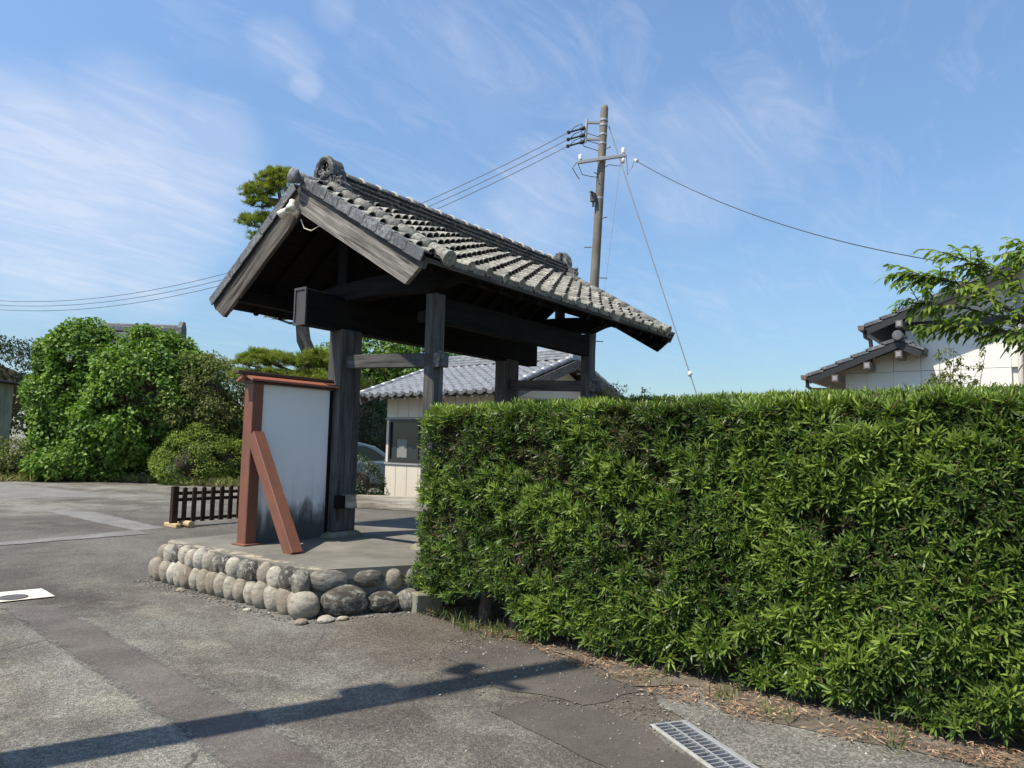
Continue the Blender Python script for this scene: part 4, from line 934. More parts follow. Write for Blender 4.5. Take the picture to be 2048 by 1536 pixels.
# roof
pit = (ZRh - ZE) / (RXh - 6.7); pa = math.atan(pit); Lh = math.hypot(ZRh - ZE, RXh - 6.7); YV0, YV1 = 2.72, 7.55
HM = Matrix(((0, math.cos(pa), -math.sin(pa), 6.7), (-1, 0, 0, YV1), (0, math.sin(pa), math.cos(pa), ZE + .02), (0, 0, 0, 1)))   # x along -Y, y up-slope
mb = MB(); mb.box((.02, 0, -.08), (YV1 - YV0 - .02, Lh, -.015)); part('roof_deck', mb, 'fascia', t, HM)
HM2 = Matrix(((0, -math.cos(pa), math.sin(pa), 2 * RXh - 6.7), (1, 0, 0, YV0), (0, math.sin(pa), math.cos(pa), ZE + .02), (0, 0, 0, 1)))
mb = MB(); mb.box((.02, 0, -.08), (YV1 - YV0 - .02, Lh, -.015)); part('roof_deck', mb, 'fascia', t, HM2)
hp = [(-.01, .012), (.02, .042), (.055, .052), (.09, .040), (.125, .014), (.18, .0), (.235, .0), (.28, .012)]
def htile(ap):
    mb = MB(); n = len(hp); V = [(x, 0, z + .026) for x, z in hp] + [(x, .30, z) for x, z in hp] + [(x, 0, z - .004 - (.05 if ap else 0) - (.012 if ap and 1 < k < 6 else 0)) for k, (x, z) in enumerate(hp)]
    F = []
    for i in range(n - 1): F += [(i, i + 1, n + i + 1, n + i), (2 * n + i, 2 * n + i + 1, i + 1, i)]
    mb.add(V, F)
    if ap:
        m = 10; V = [(.055 + .052 * math.cos(6.283 * j / m), -.03, .035 + .052 * math.sin(6.283 * j / m)) for j in range(m)] + [(.055 + .05 * math.cos(6.283 * j / m), .03, .035 + .05 * math.sin(6.283 * j / m)) for j in range(m)]
        mb.add(V, [tuple(range(m))] + [(j, m + j, m + (j + 1) % m, (j + 1) % m) for j in range(m)])
    return mb
hm = htile(False).mesh('roof_tile'); hm.materials.append(M['tile_silver']); he = htile(True).mesh('eave_tile'); he.materials.append(M['tile_silver'])
nc = 16; cw = (YV1 - YV0 - .28) / nc; nr = int(Lh / .255); back = MB()
for r in range(nr):
    for c in range(nc):
        part('eave_tile' if r == 0 else 'roof_tile', he if r == 0 else hm, None, t, HM @ Matrix.Translation((.15 + c * cw, r * .262 - .04, .005)) @ Matrix.Diagonal((cw / .28, 1, 1, 1)))
        q = htile(False); q.xf(HM2 @ Matrix.Translation((.15 + c * cw, r * .262 - .04, .005)) @ Matrix.Diagonal((cw / .28, 1, 1, 1))); back.add(q.v, q.f)
o = part('tiling', back, 'tile_silver', t); o['kind'] = 'stuff'
for mm in (HM, HM2):
    for x in (.09, YV1 - YV0 - .09):
        mb = MB()
        for k in range(8): mb.tube([(x, k * Lh / 8 - .03, .055), (x, (k + 1) * Lh / 8 - .02, .06)], [.078, .070], 10)
        part('verge_roll', mb, 'tile_silver', t, mm, True)
        xb = 0 if x < 1 else YV1 - YV0
        mb = MB(); mb.box((xb - .02, -.02, -.24), (xb + .02, Lh, -.02)); part('bargeboard', mb, 'wood_grey', t, mm)
for k, (hw, z) in enumerate(((.2, ZRh + .02), (.17, ZRh + .09), (.15, ZRh + .16))):
    mb = MB(); mb.box((RXh - hw, YV0 + .1, z), (RXh + hw, YV1 - .1, z + .06), .01); wpart('ridge_course', mb, 'tile_silver', t)
mb = MB(); mb.tube([(RXh, YV0 + .05, ZRh + .25), (RXh, YV1 - .05, ZRh + .25)], .09, 12); wpart('ridge_cap', mb, 'tile_silver', t, True)
for yy in (YV0 + .08, YV1 - .08):
    mb = MB(); mb.prism([(RXh - .25, ZRh - .02), (RXh + .25, ZRh - .02), (RXh + .16, ZRh + .3), (RXh, ZRh + .42), (RXh - .16, ZRh + .3)], 1, yy - .06, yy + .06); wpart('ridge_ornament', mb, 'tile_silver', t)
mb = MB(); mb.prism([(HX + .05, 2.62), (11.6, 2.62), (RXh, ZRh - .1)], 1, HY0 + .02, HY0 + .10); wpart('gable_wall', mb, 'stucco', t)
mb = MB(); mb.prism([(HX + .05, 2.62), (11.6, 2.62), (RXh, ZRh - .1)], 1, HY1 - .10, HY1 - .02); wpart('gable_wall', mb, 'stucco', t)
rb = MB(); rb.box((-.03, .02, -.15), (.03, .9, -.082)); rbm = rb.mesh('rafter'); rbm.materials.append(M['beige_trim'])
for k in range(11): part('rafter', rbm, None, t, HM @ Matrix.Translation((.3 + k * .43, 0, 0)))

# parked car beyond the hut
def car(loc, rot, label):
    Mw = Matrix.Translation(loc) @ Matrix.Rotation(rot, 4, 'Z')
    t = tag(link('parked_car', None, None, Mw), label, 'car')
    prof = [(-1.95, .32), (-1.98, .62), (-1.9, .88), (-1.2, .95), (.75, .95), (1.75, .80), (1.98, .62), (2.0, .34)]
    cab = [(-1.75, .93), (-1.35, 1.30), (-.9, 1.44), (-.1, 1.46), (.35, 1.36), (1.02, .94)]
    mb = MB(); mb.prism(prof, 1, -.84, .84); o = part('body', mb, 'car_paint', t, Mw); bv = o.modifiers.new('b', 'BEVEL'); bv.width = .06; bv.segments = 3; bv.limit_method = 'ANGLE'
    mb = MB(); mb.prism(cab, 1, -.66, .66); mb.v = [(x, y * (1.16 if z < 1. else 1.), z) for x, y, z in mb.v]; o = part('roof', mb, 'car_paint', t, Mw); bv = o.modifiers.new('b', 'BEVEL'); bv.width = .04; bv.segments = 2; bv.limit_method = 'ANGLE'
    for sy in (-1, 1):
        for q in ([(-1.25, .98), (-1.05, 1.30), (-.45, 1.38), (-.45, .98)], [(-.38, .98), (-.38, 1.38), (.05, 1.36), (.30, 1.26), (.72, .98)]):
            mb = MB(); mb.add([(x, sy * (.775 - (z - .95) * .22), z) for x, z in q], [(0, 1, 2, 3, 4)[:len(q)] if sy > 0 else (0, 1, 2, 3, 4)[:len(q)][::-1]]); part('side_window', mb, 'glass', t, Mw)
        mb = MB(); mb.ico((.62, sy * .92, 1.0), (.09, .10, .075), 2); part('mirror', mb, 'car_paint', t, Mw, True)
        mb = MB(); mb.ico((1.86, sy * .62, .68), (.14, .17, .08), 2); part('headlight', mb, 'headlamp', t, Mw, True)
        for x in (-1.22, 1.25):
            mb = MB(); mb.tube([(x, sy * .70, .31), (x, sy * .86, .31)], .31, 20); wh = part('wheel', mb, 'black_rubber', t, Mw, False)
            mb = MB(); mb.tube([(x, sy * .84, .31), (x, sy * .868, .31)], .19, 16); part('rim', mb, 'chrome', wh, Mw)
    mb = MB(); mb.add([(.40, -.60, 1.355), (.40, .60, 1.355), (1.04, .70, .965), (1.04, -.70, .965)], [(0, 3, 2, 1)]); part('windscreen', mb, 'glass', t, Mw)
    mb = MB(); mb.box((1.97, -.25, .40), (2.02, .25, .52)); part('number_plate', mb, 'porcelain', t, Mw)
car((8.0, 9.15, 0), R(-22), 'light blue car parked beyond the gatehouse seen past the gate post')

# ================================================================== utility pole, wires
def pole_z(h): 
    return Vector((9.08 + .225 * (h / 9.85), 2.32 - .385 * (h / 9.85), h))
t = thing('utility_pole', pole_z(0), 'tall concrete utility pole with crossarm and insulators behind the gate roof', 'utility pole')
mb = MB(); mb.tube([pole_z(-.2), pole_z(5), pole_z(9.80), pole_z(9.87)], [.135, .113, .092, .075], 18); wpart('shaft', mb, 'pole_conc', t, True)
ln = Vector((-.605, .796, 0)); fr = Vector((-.79, -.61, 0))      # towards picture left / towards the road
for z in (9.50, 9.37, 9.13, 8.90, 8.47, 7.52):
    mb = MB(); mb.tube([pole_z(z - .025), pole_z(z + .025)], .104, 16); wpart('band', mb, 'galv', t)
al = pole_z(8.345) + ln * .60 + fr * .14; arr = pole_z(8.583) - ln * .56 + fr * .14
al.z, arr.z = 8.36, 8.57
beam('crossarm', al, arr, .075, .085, 'galv', t)
for p in (al.lerp(arr, .06), al.lerp(arr, .95)):
    mb = MB(); mb.tube([p + Vector((0, 0, .03)), p + Vector((0, 0, .08)), p + Vector((0, 0, .10)), p + Vector((0, 0, .15)), p + Vector((0, 0, .19))], [.02, .055, .035, .055, .03], 10); wpart('insulator', mb, 'porcelain', t, True)
mb = MB(); p = al.lerp(arr, .95); mb.tube([p - Vector((0, 0, .04)), p - Vector((0, 0, .12)), p - Vector((0, 0, .2))], [.02, .045, .03], 10); wpart('insulator', mb, 'porcelain', t, True)
b0_, b1_ = pole_z(9.52) + ln * .42, pole_z(8.93) + ln * .42
beam('rack', b0_, b1_, .05, .06, 'galv', t, up=(1, 0, 0))
for z in (9.44, 9.02): beam('rack_arm', pole_z(z), pole_z(z) + ln * .44, .055, .07, 'galv', t)
wire_ends = []
for k, z in enumerate((9.30, 9.12, 8.95)):
    s = pole_z(z) + ln * .46; e = pole_z(z - .17) + ln * .86 + fr * .1; wire_ends.append(e)
    mb = MB(); mb.tube([s, s.lerp(e, .15), s.lerp(e, .3)], [.045, .055, .03], 8); mb.tube([s.lerp(e, .3), e], .022, 6); mb.tube([s.lerp(e, .93), s.lerp(e, 1.05)], .045, 8); wpart('dead_end', mb, 'black_rubber', t)
    mb = MB(); mb.tube([s.lerp(e, .9), s.lerp(e, .6) + Vector((0, 0, .10)), s.lerp(e, .2) + Vector((0, 0, .12)), s + Vector((0, 0, -.12)), pole_z(z - .25)], .010, 5); wpart('jumper_wire', mb, 'wire', t)
for q, w_ in (((al + ln * .02, al + ln * .12 + Vector((0, 0, -.15)), al + Vector((0, 0, -.42)) - ln * .05), .012), ((al, al + Vector((0, 0, -.3)) - ln * .12, al + Vector((0, 0, -.35)) - ln * .35, pole_z(8.05)), .010), ((arr, arr + ln * .15 + Vector((0, 0, -.28)), arr + ln * .4 + Vector((0, 0, -.25)), pole_z(8.25)), .010), ((arr - ln * .02, arr - ln * .05 + Vector((0, 0, -.5)), arr - ln * .16 + Vector((0, 0, -.3)), arr - ln * .22 + Vector((0, 0, -.12))), .008)):
    mb = MB(); mb.tube(q, w_, 5); wpart('jumper_wire', mb, 'wire', t)
mb = MB(); c = pole_z(7.5) + ln * .16 + fr * .1; mb.box(c - Vector((.06, .06, .10)), c + Vector((.06, .06, .10)), .01); mb.box(c + Vector((-.14, -.03, .10)), c + Vector((.10, .03, .13))); mb.tube([c - Vector((0, 0, .1)), c - Vector((0, 0, .22))], .03, 8); wpart('switch_box', mb, 'iron', t)
for k, z in enumerate((8.75, 8.1, 7.0, 6.3, 5.55, 4.75, 4.0, 3.2)):
    sg = ln if k % 2 else -ln; sg = (sg * .6 + fr * .6) if k < 3 else sg
    mb = MB(); p = pole_z(z); mb.tube([p + sg * .12, p + sg * .29], .011, 6); mb.tube([p + sg * .28, p + sg * .29], .02, 6); wpart('step_bolt', mb, 'iron', t)

def hang(name, a, b, sag, r, mat, label, cat, group=None, n=40):
    a, b = Vector(a), Vector(b); pts = [a.lerp(b, k / n) - Vector((0, 0, sag * 4 * (k / n) * (1 - k / n))) for k in range(n + 1)]
    mb = MB(); mb.tube(pts, r, 5, False); c = (a + b) / 2; mb.v = [tuple(Vector(v) - c) for v in mb.v]
    return tag(part(name, mb, mat, None, Matrix.Translation(c)), label, cat, group)
FARW = [((2.0, 30.0, 7.4), 2.1), ((2.0, 30.0, 7.25), 2.1), ((2.0, 30.0, 7.08), 2.1)]
for k, (b, sg) in enumerate(FARW):
    hang('power_line', wire_ends[k], b, sg, .009, 'wire', ['topmost of the three power lines running left from the pole behind the roof', 'middle one of the three power lines running left from the pole behind the roof', 'lowest of the three power lines running left from the pole behind the roof'][k], 'power line', 'power lines left of the utility pole')
sv = arr - ln * .22 + Vector((0, 0, -.12))
hang('service_wire', sv, (8.3, -5.10, 4.74), .32, .009, 'wire', 'single service wire sagging from the pole crossarm down to the cream house', 'wire')
mb = MB(); mb.tube([sv, sv + (Vector((8.3, -5.1, 4.74)) - sv).normalized() * .10], [.035, .05], 8); wpart('strain_clamp', mb, 'porcelain', t)
gt = thing('guy_wire', (9.66, -1.20, 0), 'taut steel guy wire with a white ball running from pole top down behind hedge', 'guy wire')
ga, gb = pole_z(9.36) - ln * .13, Vector((9.66, -1.2, 0))
mb = MB(); mb.tube([ga, gb], .012, 6); wpart('strand', mb, 'steel_wire', gt)
gm = ga.lerp(gb, .664); mb = MB(); mb.ico(gm, (.05, .05, .065), 2); wpart('insulator', mb, 'porcelain', gt, True)
hang('drop_wire', arr + ln * .10, pole_z(4.6) - ln * .2, .08, .004, 'steel_wire', 'hair-thin drop wire hanging beside the pole from crossarm to shaft', 'wire')

# pole by the road behind the viewer whose shadow crosses the foreground
pb = Vector((-5.82, -2.225, 0))
t = thing('street_pole', pb, 'concrete roadside pole standing outside the view, throwing its shadow over the asphalt', 'pole')
mb = MB(); mb.tube([(0, 0, -.2), (0, 0, 4), (0, 0, 8.1), (0, 0, 8.14)], [.155, .135, .11, .09], 16); part('shaft', mb, 'pole_conc', t, Matrix.Translation(pb), True)
mb = MB(); mb.box((-.03, -.30, 7.0), (.03, .30, 7.07)); mb.box((-.08, .2, 7.07), (.08, .34, 7.25)); part('bracket', mb, 'galv', t, Matrix.Translation(pb))
mb = MB(); mb.tube([(-.1, .22, 6.0), (-.1, .22, 6.3)], .085, 12); mb.box((-.1, 0, 6.1), (-.05, .26, 6.16)); part('equipment_box', mb, 'galv', t, Matrix.Translation(pb))

# ================================================================== cream house on the right
t = thing('cream_house', (9.5, -6.5, 0), 'cream panelled house with two grey tiled roofs behind the hedge and leafy branch', 'house')
HXr = 8.5
def roofz(y):
    zl = np.interp(y, [-4.97, -4.61, -3.09], [3.20, 3.44, 2.86]); zu = 3.72 + (-4.11 - y) * .392
    return zl, zu
ys_ = [-3.62] + [-3.98 - .424 * k for k in range(0, 16)]
for k in range(len(ys_) - 1):
    a, b = ys_[k], ys_[k + 1]
    def tz(y): zl, zu = roofz(y); return (zl if y > -4.6 else zu) - .11
    for z0, z1 in ((0, 1.4), (1.4, 2.885), (2.893, 9)):
        if a < -5.72 and z1 == 2.885: z1 = 2.60 - .05
        A = [(a - .002, z0), (b + .002, z0), (b + .002, min(z1, tz(b + .002))), (a - .002, min(z1, tz(a - .002)))]
        mb = MB()
        if a > -4.6 > b and z1 > 3: A = [(a - .004, z0), (b + .004, z0), (b + .004, tz(b)), (-4.605, tz(-4.605)), (-4.6, tz(-4.59)), (a - .004, tz(a))]
        mb.prism(A, 0, HXr, HXr + .05); wpart('wall_panel', mb, 'stucco', t)
mb = MB(); mb.prism([(-3.63, 0), (-10.4, 0), (-10.4, 5.2), (-8, 5.1), (-4.62, 3.75), (-4.6, 3.30), (-3.63, 2.9)], 0, HXr + .055, HXr + 5); wpart('wall', mb, 'stucco', t)
mb = MB(); mb.prism([(-4.60, 3.60), (-6.6, 3.60), (-6.6, 3.74), (-4.60, 3.74)], 0, HXr - .03, HXr - .002); wpart('tie_board', mb, 'fascia', t)
def slab(pts, x0, x1, th, name, mat):
    mb = MB(); mb.prism(list(pts) + [(y, z - th) for y, z in pts[::-1]], 0, x0, x1); return wpart(name, mb, mat, t)
XV = 8.02
def roof_section(a, b, name):
    """a eave (y,z) to b upper end: deck, stepped tile rows, bargeboard"""
    a, b = Vector(a), Vector(b); d = (b - a); L = d.length; d /= L; n = Vector((-d.y, d.x)); n = n if n.y > 0 else -n
    slab([tuple(a), tuple(b)], XV + .03, 13, .07, name, 'fascia')
    k = int(L / .27)
    for j in range(k + 1):
        s0 = j * L / (k + 1); s1 = s0 + L / (k + 1) + .03
        p, q = a + d * s0 + n * .045, a + d * s1 + n * .015
        mb = MB(); mb.prism([tuple(p), tuple(q), tuple(q - n * .055), tuple(p - n * .055)], 0, XV, XV + .25); wpart('verge_tile', mb, 'tile_dark', t)
        mb = MB(); mb.prism([tuple(p), tuple(q), tuple(q - n * .045), tuple(p - n * .045)], 0, XV + .25, 13); wpart('tile_course', mb, 'tile_dark', t)
    mb = MB(); mb.prism([tuple(a - n * .04), tuple(b - n * .04), tuple(b - n * .15), tuple(a - n * .15)], 0, XV + .01, XV + .05); wpart('bargeboard', mb, 'fascia', t)
roof_section((-3.07, 2.83), (-4.56, 3.41), 'roof_deck'); XV += .012; roof_section((-4.93, 3.20), (-4.57, 3.41), 'roof_deck'); XV -= .012; roof_section((-4.05, 3.66), (-8.6, 5.44), 'roof_deck')
mb = MB(); mb.tube([(XV - .06, -4.56, 3.46), (12, -4.56, 3.45)], .078, 14); wpart('ridge_roll', mb, 'tile_dark', t, True)
mb = MB(); mb.tube([(XV - .075, -4.56, 3.45), (XV - .055, -4.56, 3.45)], [.075, .085], 18); wpart('ridge_end', mb, 'tile_dark', t)
for (y, z) in ((-3.55, 2.85), (-4.07, 3.05), (-4.56, 3.22), (-4.58, 3.74)):
    z -= .075; mb = MB(); mb.box((XV - .005, y - .052, z - .065), (HXr, y + .052, z + .055)); pe = wpart('purlin_end', mb, 'purlin_shaded', t)
    mb = MB(); mb.box((XV - .012, y - .034, z - .045), (XV - .007, y + .034, z + .035)); wpart('inset', mb, 'hut_trim', pe)
for (y, z, pts) in ((-3.02, 2.83, [(0, 2.83), (.0, 2.66), (-.08, 2.60), (-.5, 2.58), (-.56, 2.52), (-.56, 2.2)]), (-3.99, 3.66, [(0, 3.66), (-.02, 3.5), (-.1, 3.44), (-.14, 3.0)])):
    mb = MB(); mb.prism([(y + .06, z + .02), (y + .05, z - .06), (y - .04, z - .06), (y - .05, z + .02)], 0, XV + .02, 12.5); wpart('gutter', mb, 'pipe_brown', t)
    mb = MB(); mb.tube([(XV + .25, y + a, b) for a, b in pts], .035, 10); wpart('downpipe', mb, 'pipe_brown', t, True)
mb = MB(); mb.tube([(HXr - .06, -6.22, 0), (HXr - .06, -6.22, 4.3)], .035, 10); wpart('downpipe', mb, 'beige_trim', t, True)
mb = MB(); mb.box((HXr - .05, -8.2, 2.50), (HXr + .06, -5.74, 2.58)); mb.box((HXr - .05, -5.80, 1.2), (HXr + .06, -5.74, 2.50)); wo = wpart('window', mb, 'pipe_brown', t)
mb = MB(); mb.box((HXr + .02, -8.2, 1.2), (HXr + .052, -5.80, 2.50)); wpart('pane', mb, 'glass', wo)

# ================================================================== trees and shrubs
# kudzu-covered mounds at the far side of the yard
bush('vine_covered_tree', (5.45, 20.6, 0), [((5.35, 20.9, 2.95), (1.35, 1.5, 2.35), 1), ((5.4, 20.6, 1.2), (1.4, 1.3, 1.5), .5)], 'kudzu',
     'tall rounded tree smothered in bright green climbing vines at the far left', 'tree', 560, .30, 420, .14, .115, 41, jit=.03, zmin=-.75, tint=(.3, .95), trunk=(.1, .05, 2.2, .16))
bush('vine_covered_tree', (6.7, 19.4, 0), [((6.75, 18.3, 2.45), (2.0, 1.8, 2.5), 1), ((5.9, 18.9, 1.4), (1.4, 1.3, 1.5), .45)], 'kudzu',
     'broad mound of bright vines below the distant grey tiled roof', 'tree', 640, .30, 420, .135, .11, 42, jit=.03, zmin=-.6, tint=(.35, 1.), trunk=(.1, .05, 2.2, .16))
bush('leafy_tree', (8.6, 17.4, 0), [((8.0, 16.9, 2.05), (1.9, 1.5, 2.15), 1), ((8.6, 16.2, 1.5), (1.4, 1.1, 1.5), .5)], 'olive_leaf',
     'dull olive green broad tree standing right of the vine mounds above the round shrub', 'tree', 620, .28, 560, .10, .055, 43, jit=.05, zmin=-.6, tint=(.35, 1.), core=.78, trunk=(.1, .05, 2., .16))
bush('round_shrub', (6.95, 15.7, 0), [((6.95, 15.6, .75), (1.15, .95, 1.02), 1), ((7.9, 15.2, .6), (.8, .7, .85), .5)], 'shrub_leaf',
     'low rounded light green shrub at the yard edge behind the picket fence', 'shrub', 360, .20, 900, .07, .042, 44, jit=.04, zmin=-.8, tint=(.3, .95), core=.66)
bush('dark_tree', (5.0, 30.5, 0), [((5.2, 29.5, 3.2), (1.8, 1.6, 2.3), 1)], 'dark_leaf', 'dark green tree rising behind the pale shed at the left edge', 'tree', 260, .4, 220, .16, .07, 45, zmin=-.6, trunk=(.1, .05, 2.2, .16))
bush('low_bush', (1.8, 21.2, 0), [((1.8, 21.0, .5), (1.5, 1.0, .75), 1), ((3.2, 20.8, .4), (1.0, .8, .7), .6)], 'olive_leaf', 'low dry olive bush at the yard edge in front of the pale shed', 'bush', 200, .3, 300, .10, .05, 46, zmin=-.3, tint=(.3, 1.))
bush('low_bush', (4.6, 19.4, 0), [((4.6, 19.2, .35), (1.2, .7, .6), 1), ((5.9, 18.4, .3), (.9, .6, .5), .7)], 'kudzu', 'low bright green weeds at the foot of the vine mounds', 'bush', 170, .28, 320, .12, .09, 47, zmin=-.2, tint=(.3, 1.))
# background trees seen through the gate
bush('leafy_tree', (14.5, 16.2, 0), [((14.5, 16.2, 3.1), (2.6, 2.3, 2.9), 1), ((12.9, 15.6, 2.0), (1.7, 1.7, 2.1), .5), ((16.8, 15.0, 3.0), (2.4, 2.2, 2.7), .7)], 'kudzu', 'large leafy tree behind the gatehouse roof seen through the gate', 'tree', 330, .45, 200, .18, .12, 48, zmin=-.7, tint=(.2, .75), trunk=(.1, .05, 2.2, .2))
bush('dark_tree', (11.6, 13.4, 0), [((11.6, 13.3, 1.7), (1.5, 1.3, 1.75), 1)], 'dark_leaf', 'dark glossy evergreen filling the gap between gate post and gatehouse', 'tree', 260, .34, 300, .13, .06, 49, zmin=-.8, tint=(.3, 1.), trunk=(.1, .05, 1.2, .1))
bush('dark_shrub', (5.95, 6.75, 0), [((5.95, 6.75, .42), (.62, .5, .55), 1)], 'dark_leaf', 'small dark shrub in front of the parked blue car', 'shrub', 170, .14, 1500, .05, .03, 50, zmin=-.9, tint=(.3, 1.), core=.7)
bush('leafy_bush', (3.9, -1.2, 0), [((4.1, -1.35, 1.9), (.5, .4, .42), 1)], 'olive_leaf', 'pale leafy bush beside the far right gate post', 'bush', 60, .14, 1200, .05, .022, 51, tint=(.4, 1.), trunk=(.1, .05, 1.6, .04), core=.6)
# grass verge beyond the car and along the yard edge
rg = np.random.default_rng(8); pts = [(rg.uniform(8.5, 12.5), rg.uniform(11, 13), 0) for _ in range(260)]
s_a = blades(pts, 1.25, 9, .03, rg, (.1, .7), .18)
pts = [(rg.uniform(-1, 8.5), 0, .01) for _ in range(700)]; pts = [(x, float(np.interp(x, [-1, 2.6, 5, 6.2, 6.5, 8.5], [21.6, 20.5, 19.6, 17.2, 14.9, 14.6])) - .55 + rg.normal(0, .30), z) for x, _, z in pts]
s_b = blades(pts, .42, 7, .022, rg, (.45, 1.), .5)
tag(part('tall_grass', leafmesh('tall_grass', [s_a, s_b]), 'grass', None), 'tall grass and dry weeds along the yard edge', kind='stuff')

# twisted garden pine
t = thing('pine_tree', (9.0, 12.8, 0), 'twisted garden pine with layered needle pads rising behind the gate roof', 'tree')
trk = [(8.95, 12.7, 0), (8.9, 12.72, 2.), (8.86, 12.72, 3.6), (8.90, 12.66, 4.3), (8.74, 12.80, 4.75), (8.68, 12.84, 5.3), (8.75, 12.85, 6.2), (8.5, 12.95, 7.3), (8.2, 13.1, 8.3), (7.95, 13.3, 9.3), (7.85, 13.4, 9.9)]
mb = MB(); mb.tube(trk, [.28, .24, .22, .24, .23, .21, .18, .15, .11, .07, .04], 10); wpart('trunk', mb, 'bark', t, True)
pads = [((7.95, 13.3, 10.1), (.62, .62, .26)), ((7.45, 13.7, 9.55), (.55, .5, .22)), ((7.75, 13.45, 9.75), (.5, .5, .2)), ((7.45, 13.7, 9.12), (.45, .45, .2)), ((7.35, 13.75, 8.45), (.55, .5, .26)), ((7.55, 13.6, 8.0), (.45, .42, .25)), ((8.4, 13.0, 8.9), (.7, .7, .3)), ((7.75, 13.5, 10.0), (.6, .5, .3)), ((7.3, 13.8, 9.35), (.4, .4, .22)), ((7.6, 13.55, 8.6), (.5, .5, .25)), ((7.5, 13.2, 4.1), (.6, .5, .25)), ((9.0, 12.3, 4.2), (.7, .5, .3)), ((8.2, 12.7, 3.3), (1., .6, .35)),
        ((8.1, 13.25, 5.45), (.42, .4, .16)), ((8.45, 13.0, 5.55), (.4, .4, .15)), ((9.6, 12.3, 6.2), (.8, .8, .3)), ((9.2, 12.3, 7.2), (.9, .8, .35)),
        ((7.3, 13.3, 3.85), (.65, .6, .28)), ((7.9, 12.9, 3.95), (.75, .6, .3)), ((8.6, 12.5, 3.9), (.8, .6, .32)), ((9.35, 12.0, 4.0), (.75, .6, .34)), ((7.1, 13.4, 3.45), (.5, .5, .24)), ((7.7, 12.8, 3.5), (.8, .6, .25)), ((8.9, 12.2, 3.5), (.9, .6, .28)), ((9.9, 11.9, 3.4), (.8, .6, .3)), ((9.2, 12.9, 3.0), (1.4, .9, .5))]
rg = np.random.default_rng(61); sets = []
for (c, r) in pads:
    n = int(230 * r[0] * r[1] / .36 * 1.25); d = rdir(n, rg); d[:, 2] = np.abs(d[:, 2]) * 1.15 - .3; d += .22 * np.sin(d * 7 + c[0] * 9)
    P = np.array(c) + d * np.array(r) * rg.uniform(.55, 1., (n, 1)); ax = unit(d * .6 + np.array([0, 0, 1.]) + rg.normal(0, .2, (n, 3)))
    k = 16; PP = np.repeat(P, k, 0); AX = np.repeat(ax, k, 0); D = unit(AX * .75 + rdir(n * k, rg) * .8)
    tn = np.repeat(np.clip(rg.normal(.55, .18, n), 0, 1), k) + rg.normal(0, .1, n * k)
    sets.append(leaves(PP, D, rdir(n * k, rg), rg.uniform(.10, .17, n * k), .014, np.clip(tn, 0, 1), .1))
part('needles', leafmesh('needles', sets), 'needle', t)
mb = MB()
for (c, r) in pads:
    c = Vector(c); tp = min((Vector(p) for p in trk), key=lambda p: (p - c).length + abs(p.z - c.z + .2)); mid = tp.lerp(c, .55) + Vector((0, 0, -.10)); ends = c + Vector((0, 0, -.08))
    mb.tube([tp, mid, ends, ends + (ends - mid) * .5], [.06, .04, .025, .01], 6)
    for k in range(4):
        a = rg.uniform(0, 6.28); q = c + Vector((math.cos(a) * r[0] * .6, math.sin(a) * r[1] * .6, -.02)); mb.tube([ends, ends.lerp(q, .5) + Vector((0, 0, -.04)), q], [.02, .014, .007], 4)
c0 = np.array([8.9, 12.8, 0]); part('branches', mb, 'bark', t)

# cherry branches reaching in from the right
t = thing('cherry_tree', (1.25, -7.5, 0), 'leafy cherry branches reaching in over the hedge at the right edge', 'tree')
rg = np.random.default_rng(71); mb = MB(); lv = []
mb2 = MB(); mb2.tube([(1.25, -7.5, 0), (1.22, -7.45, 1.0), (1.2, -7.3, 1.9)], [.10, .085, .07], 10); wpart('trunk', mb2, 'bark', t, True)
def twig(pts, r0, leafn=8, lo=.25):
    pts = [Vector(p) for p in pts]; mb.tube(pts, [r0 * (1 - .75 * k / (len(pts) - 1)) for k in range(len(pts))], 6)
    for k in range(leafn):
        f = lo + (1 - lo) * k / (leafn - 1); x = f * (len(pts) - 1); i = min(int(x), len(pts) - 2); p = pts[i].lerp(pts[i + 1], x - i); d = (pts[i + 1] - pts[i]).normalized()
        lv.append((p, d, k))
root = Vector((1.2, -7.3, 1.9))
mains = [[(1.2, -7.3, 1.9), (1.15, -6.95, 2.15), (1.08, -6.5, 2.42), (1.04, -6.1, 2.58), (1.02, -5.72, 2.66)],
         [(1.15, -6.95, 2.15), (1.10, -6.6, 2.55), (1.07, -6.3, 2.85), (1.05, -6.0, 3.02)],
         [(1.18, -7.1, 2.1), (1.12, -6.85, 2.6), (1.1, -6.65, 2.9), (1.1, -6.5, 3.0)],
         [(1.15, -6.95, 2.15), (1.05, -6.55, 2.32), (1.02, -6.2, 2.42), (1.02, -5.88, 2.44)],
         [(1.2, -7.3, 1.9), (1.2, -6.95, 2.2), (1.25, -6.6, 2.36), (1.3, -6.4, 2.38)],
         [(1.08, -6.5, 2.42), (.98, -6.2, 2.7), (.98, -5.9, 2.84), (1.0, -5.72, 2.88)]]
for m in mains:
    twig(m, .015, 12, .35)
    P = [Vector(p) for p in m]
    for k in range(54):
        f = rg.uniform(.15, 1.); x = f * (len(P) - 1); i = min(int(x), len(P) - 2); p = P[i].lerp(P[i + 1], x - i); d = (P[i + 1] - P[i]).normalized()
        dd = d * .7 + Vector(rg.normal(0, .42, 3)); dd.z *= .45; dd.normalize(); ln_ = rg.uniform(.12, .27)
        twig([p, p + dd * ln_ * .5 + Vector((0, 0, .02)), p + dd * ln_ + Vector((0, 0, -.01))], .004, 9, .15)
P = np.array([tuple(p) for p, d, k in lv]); Dd = np.array([tuple(d) for p, d, k in lv]); n = len(P)
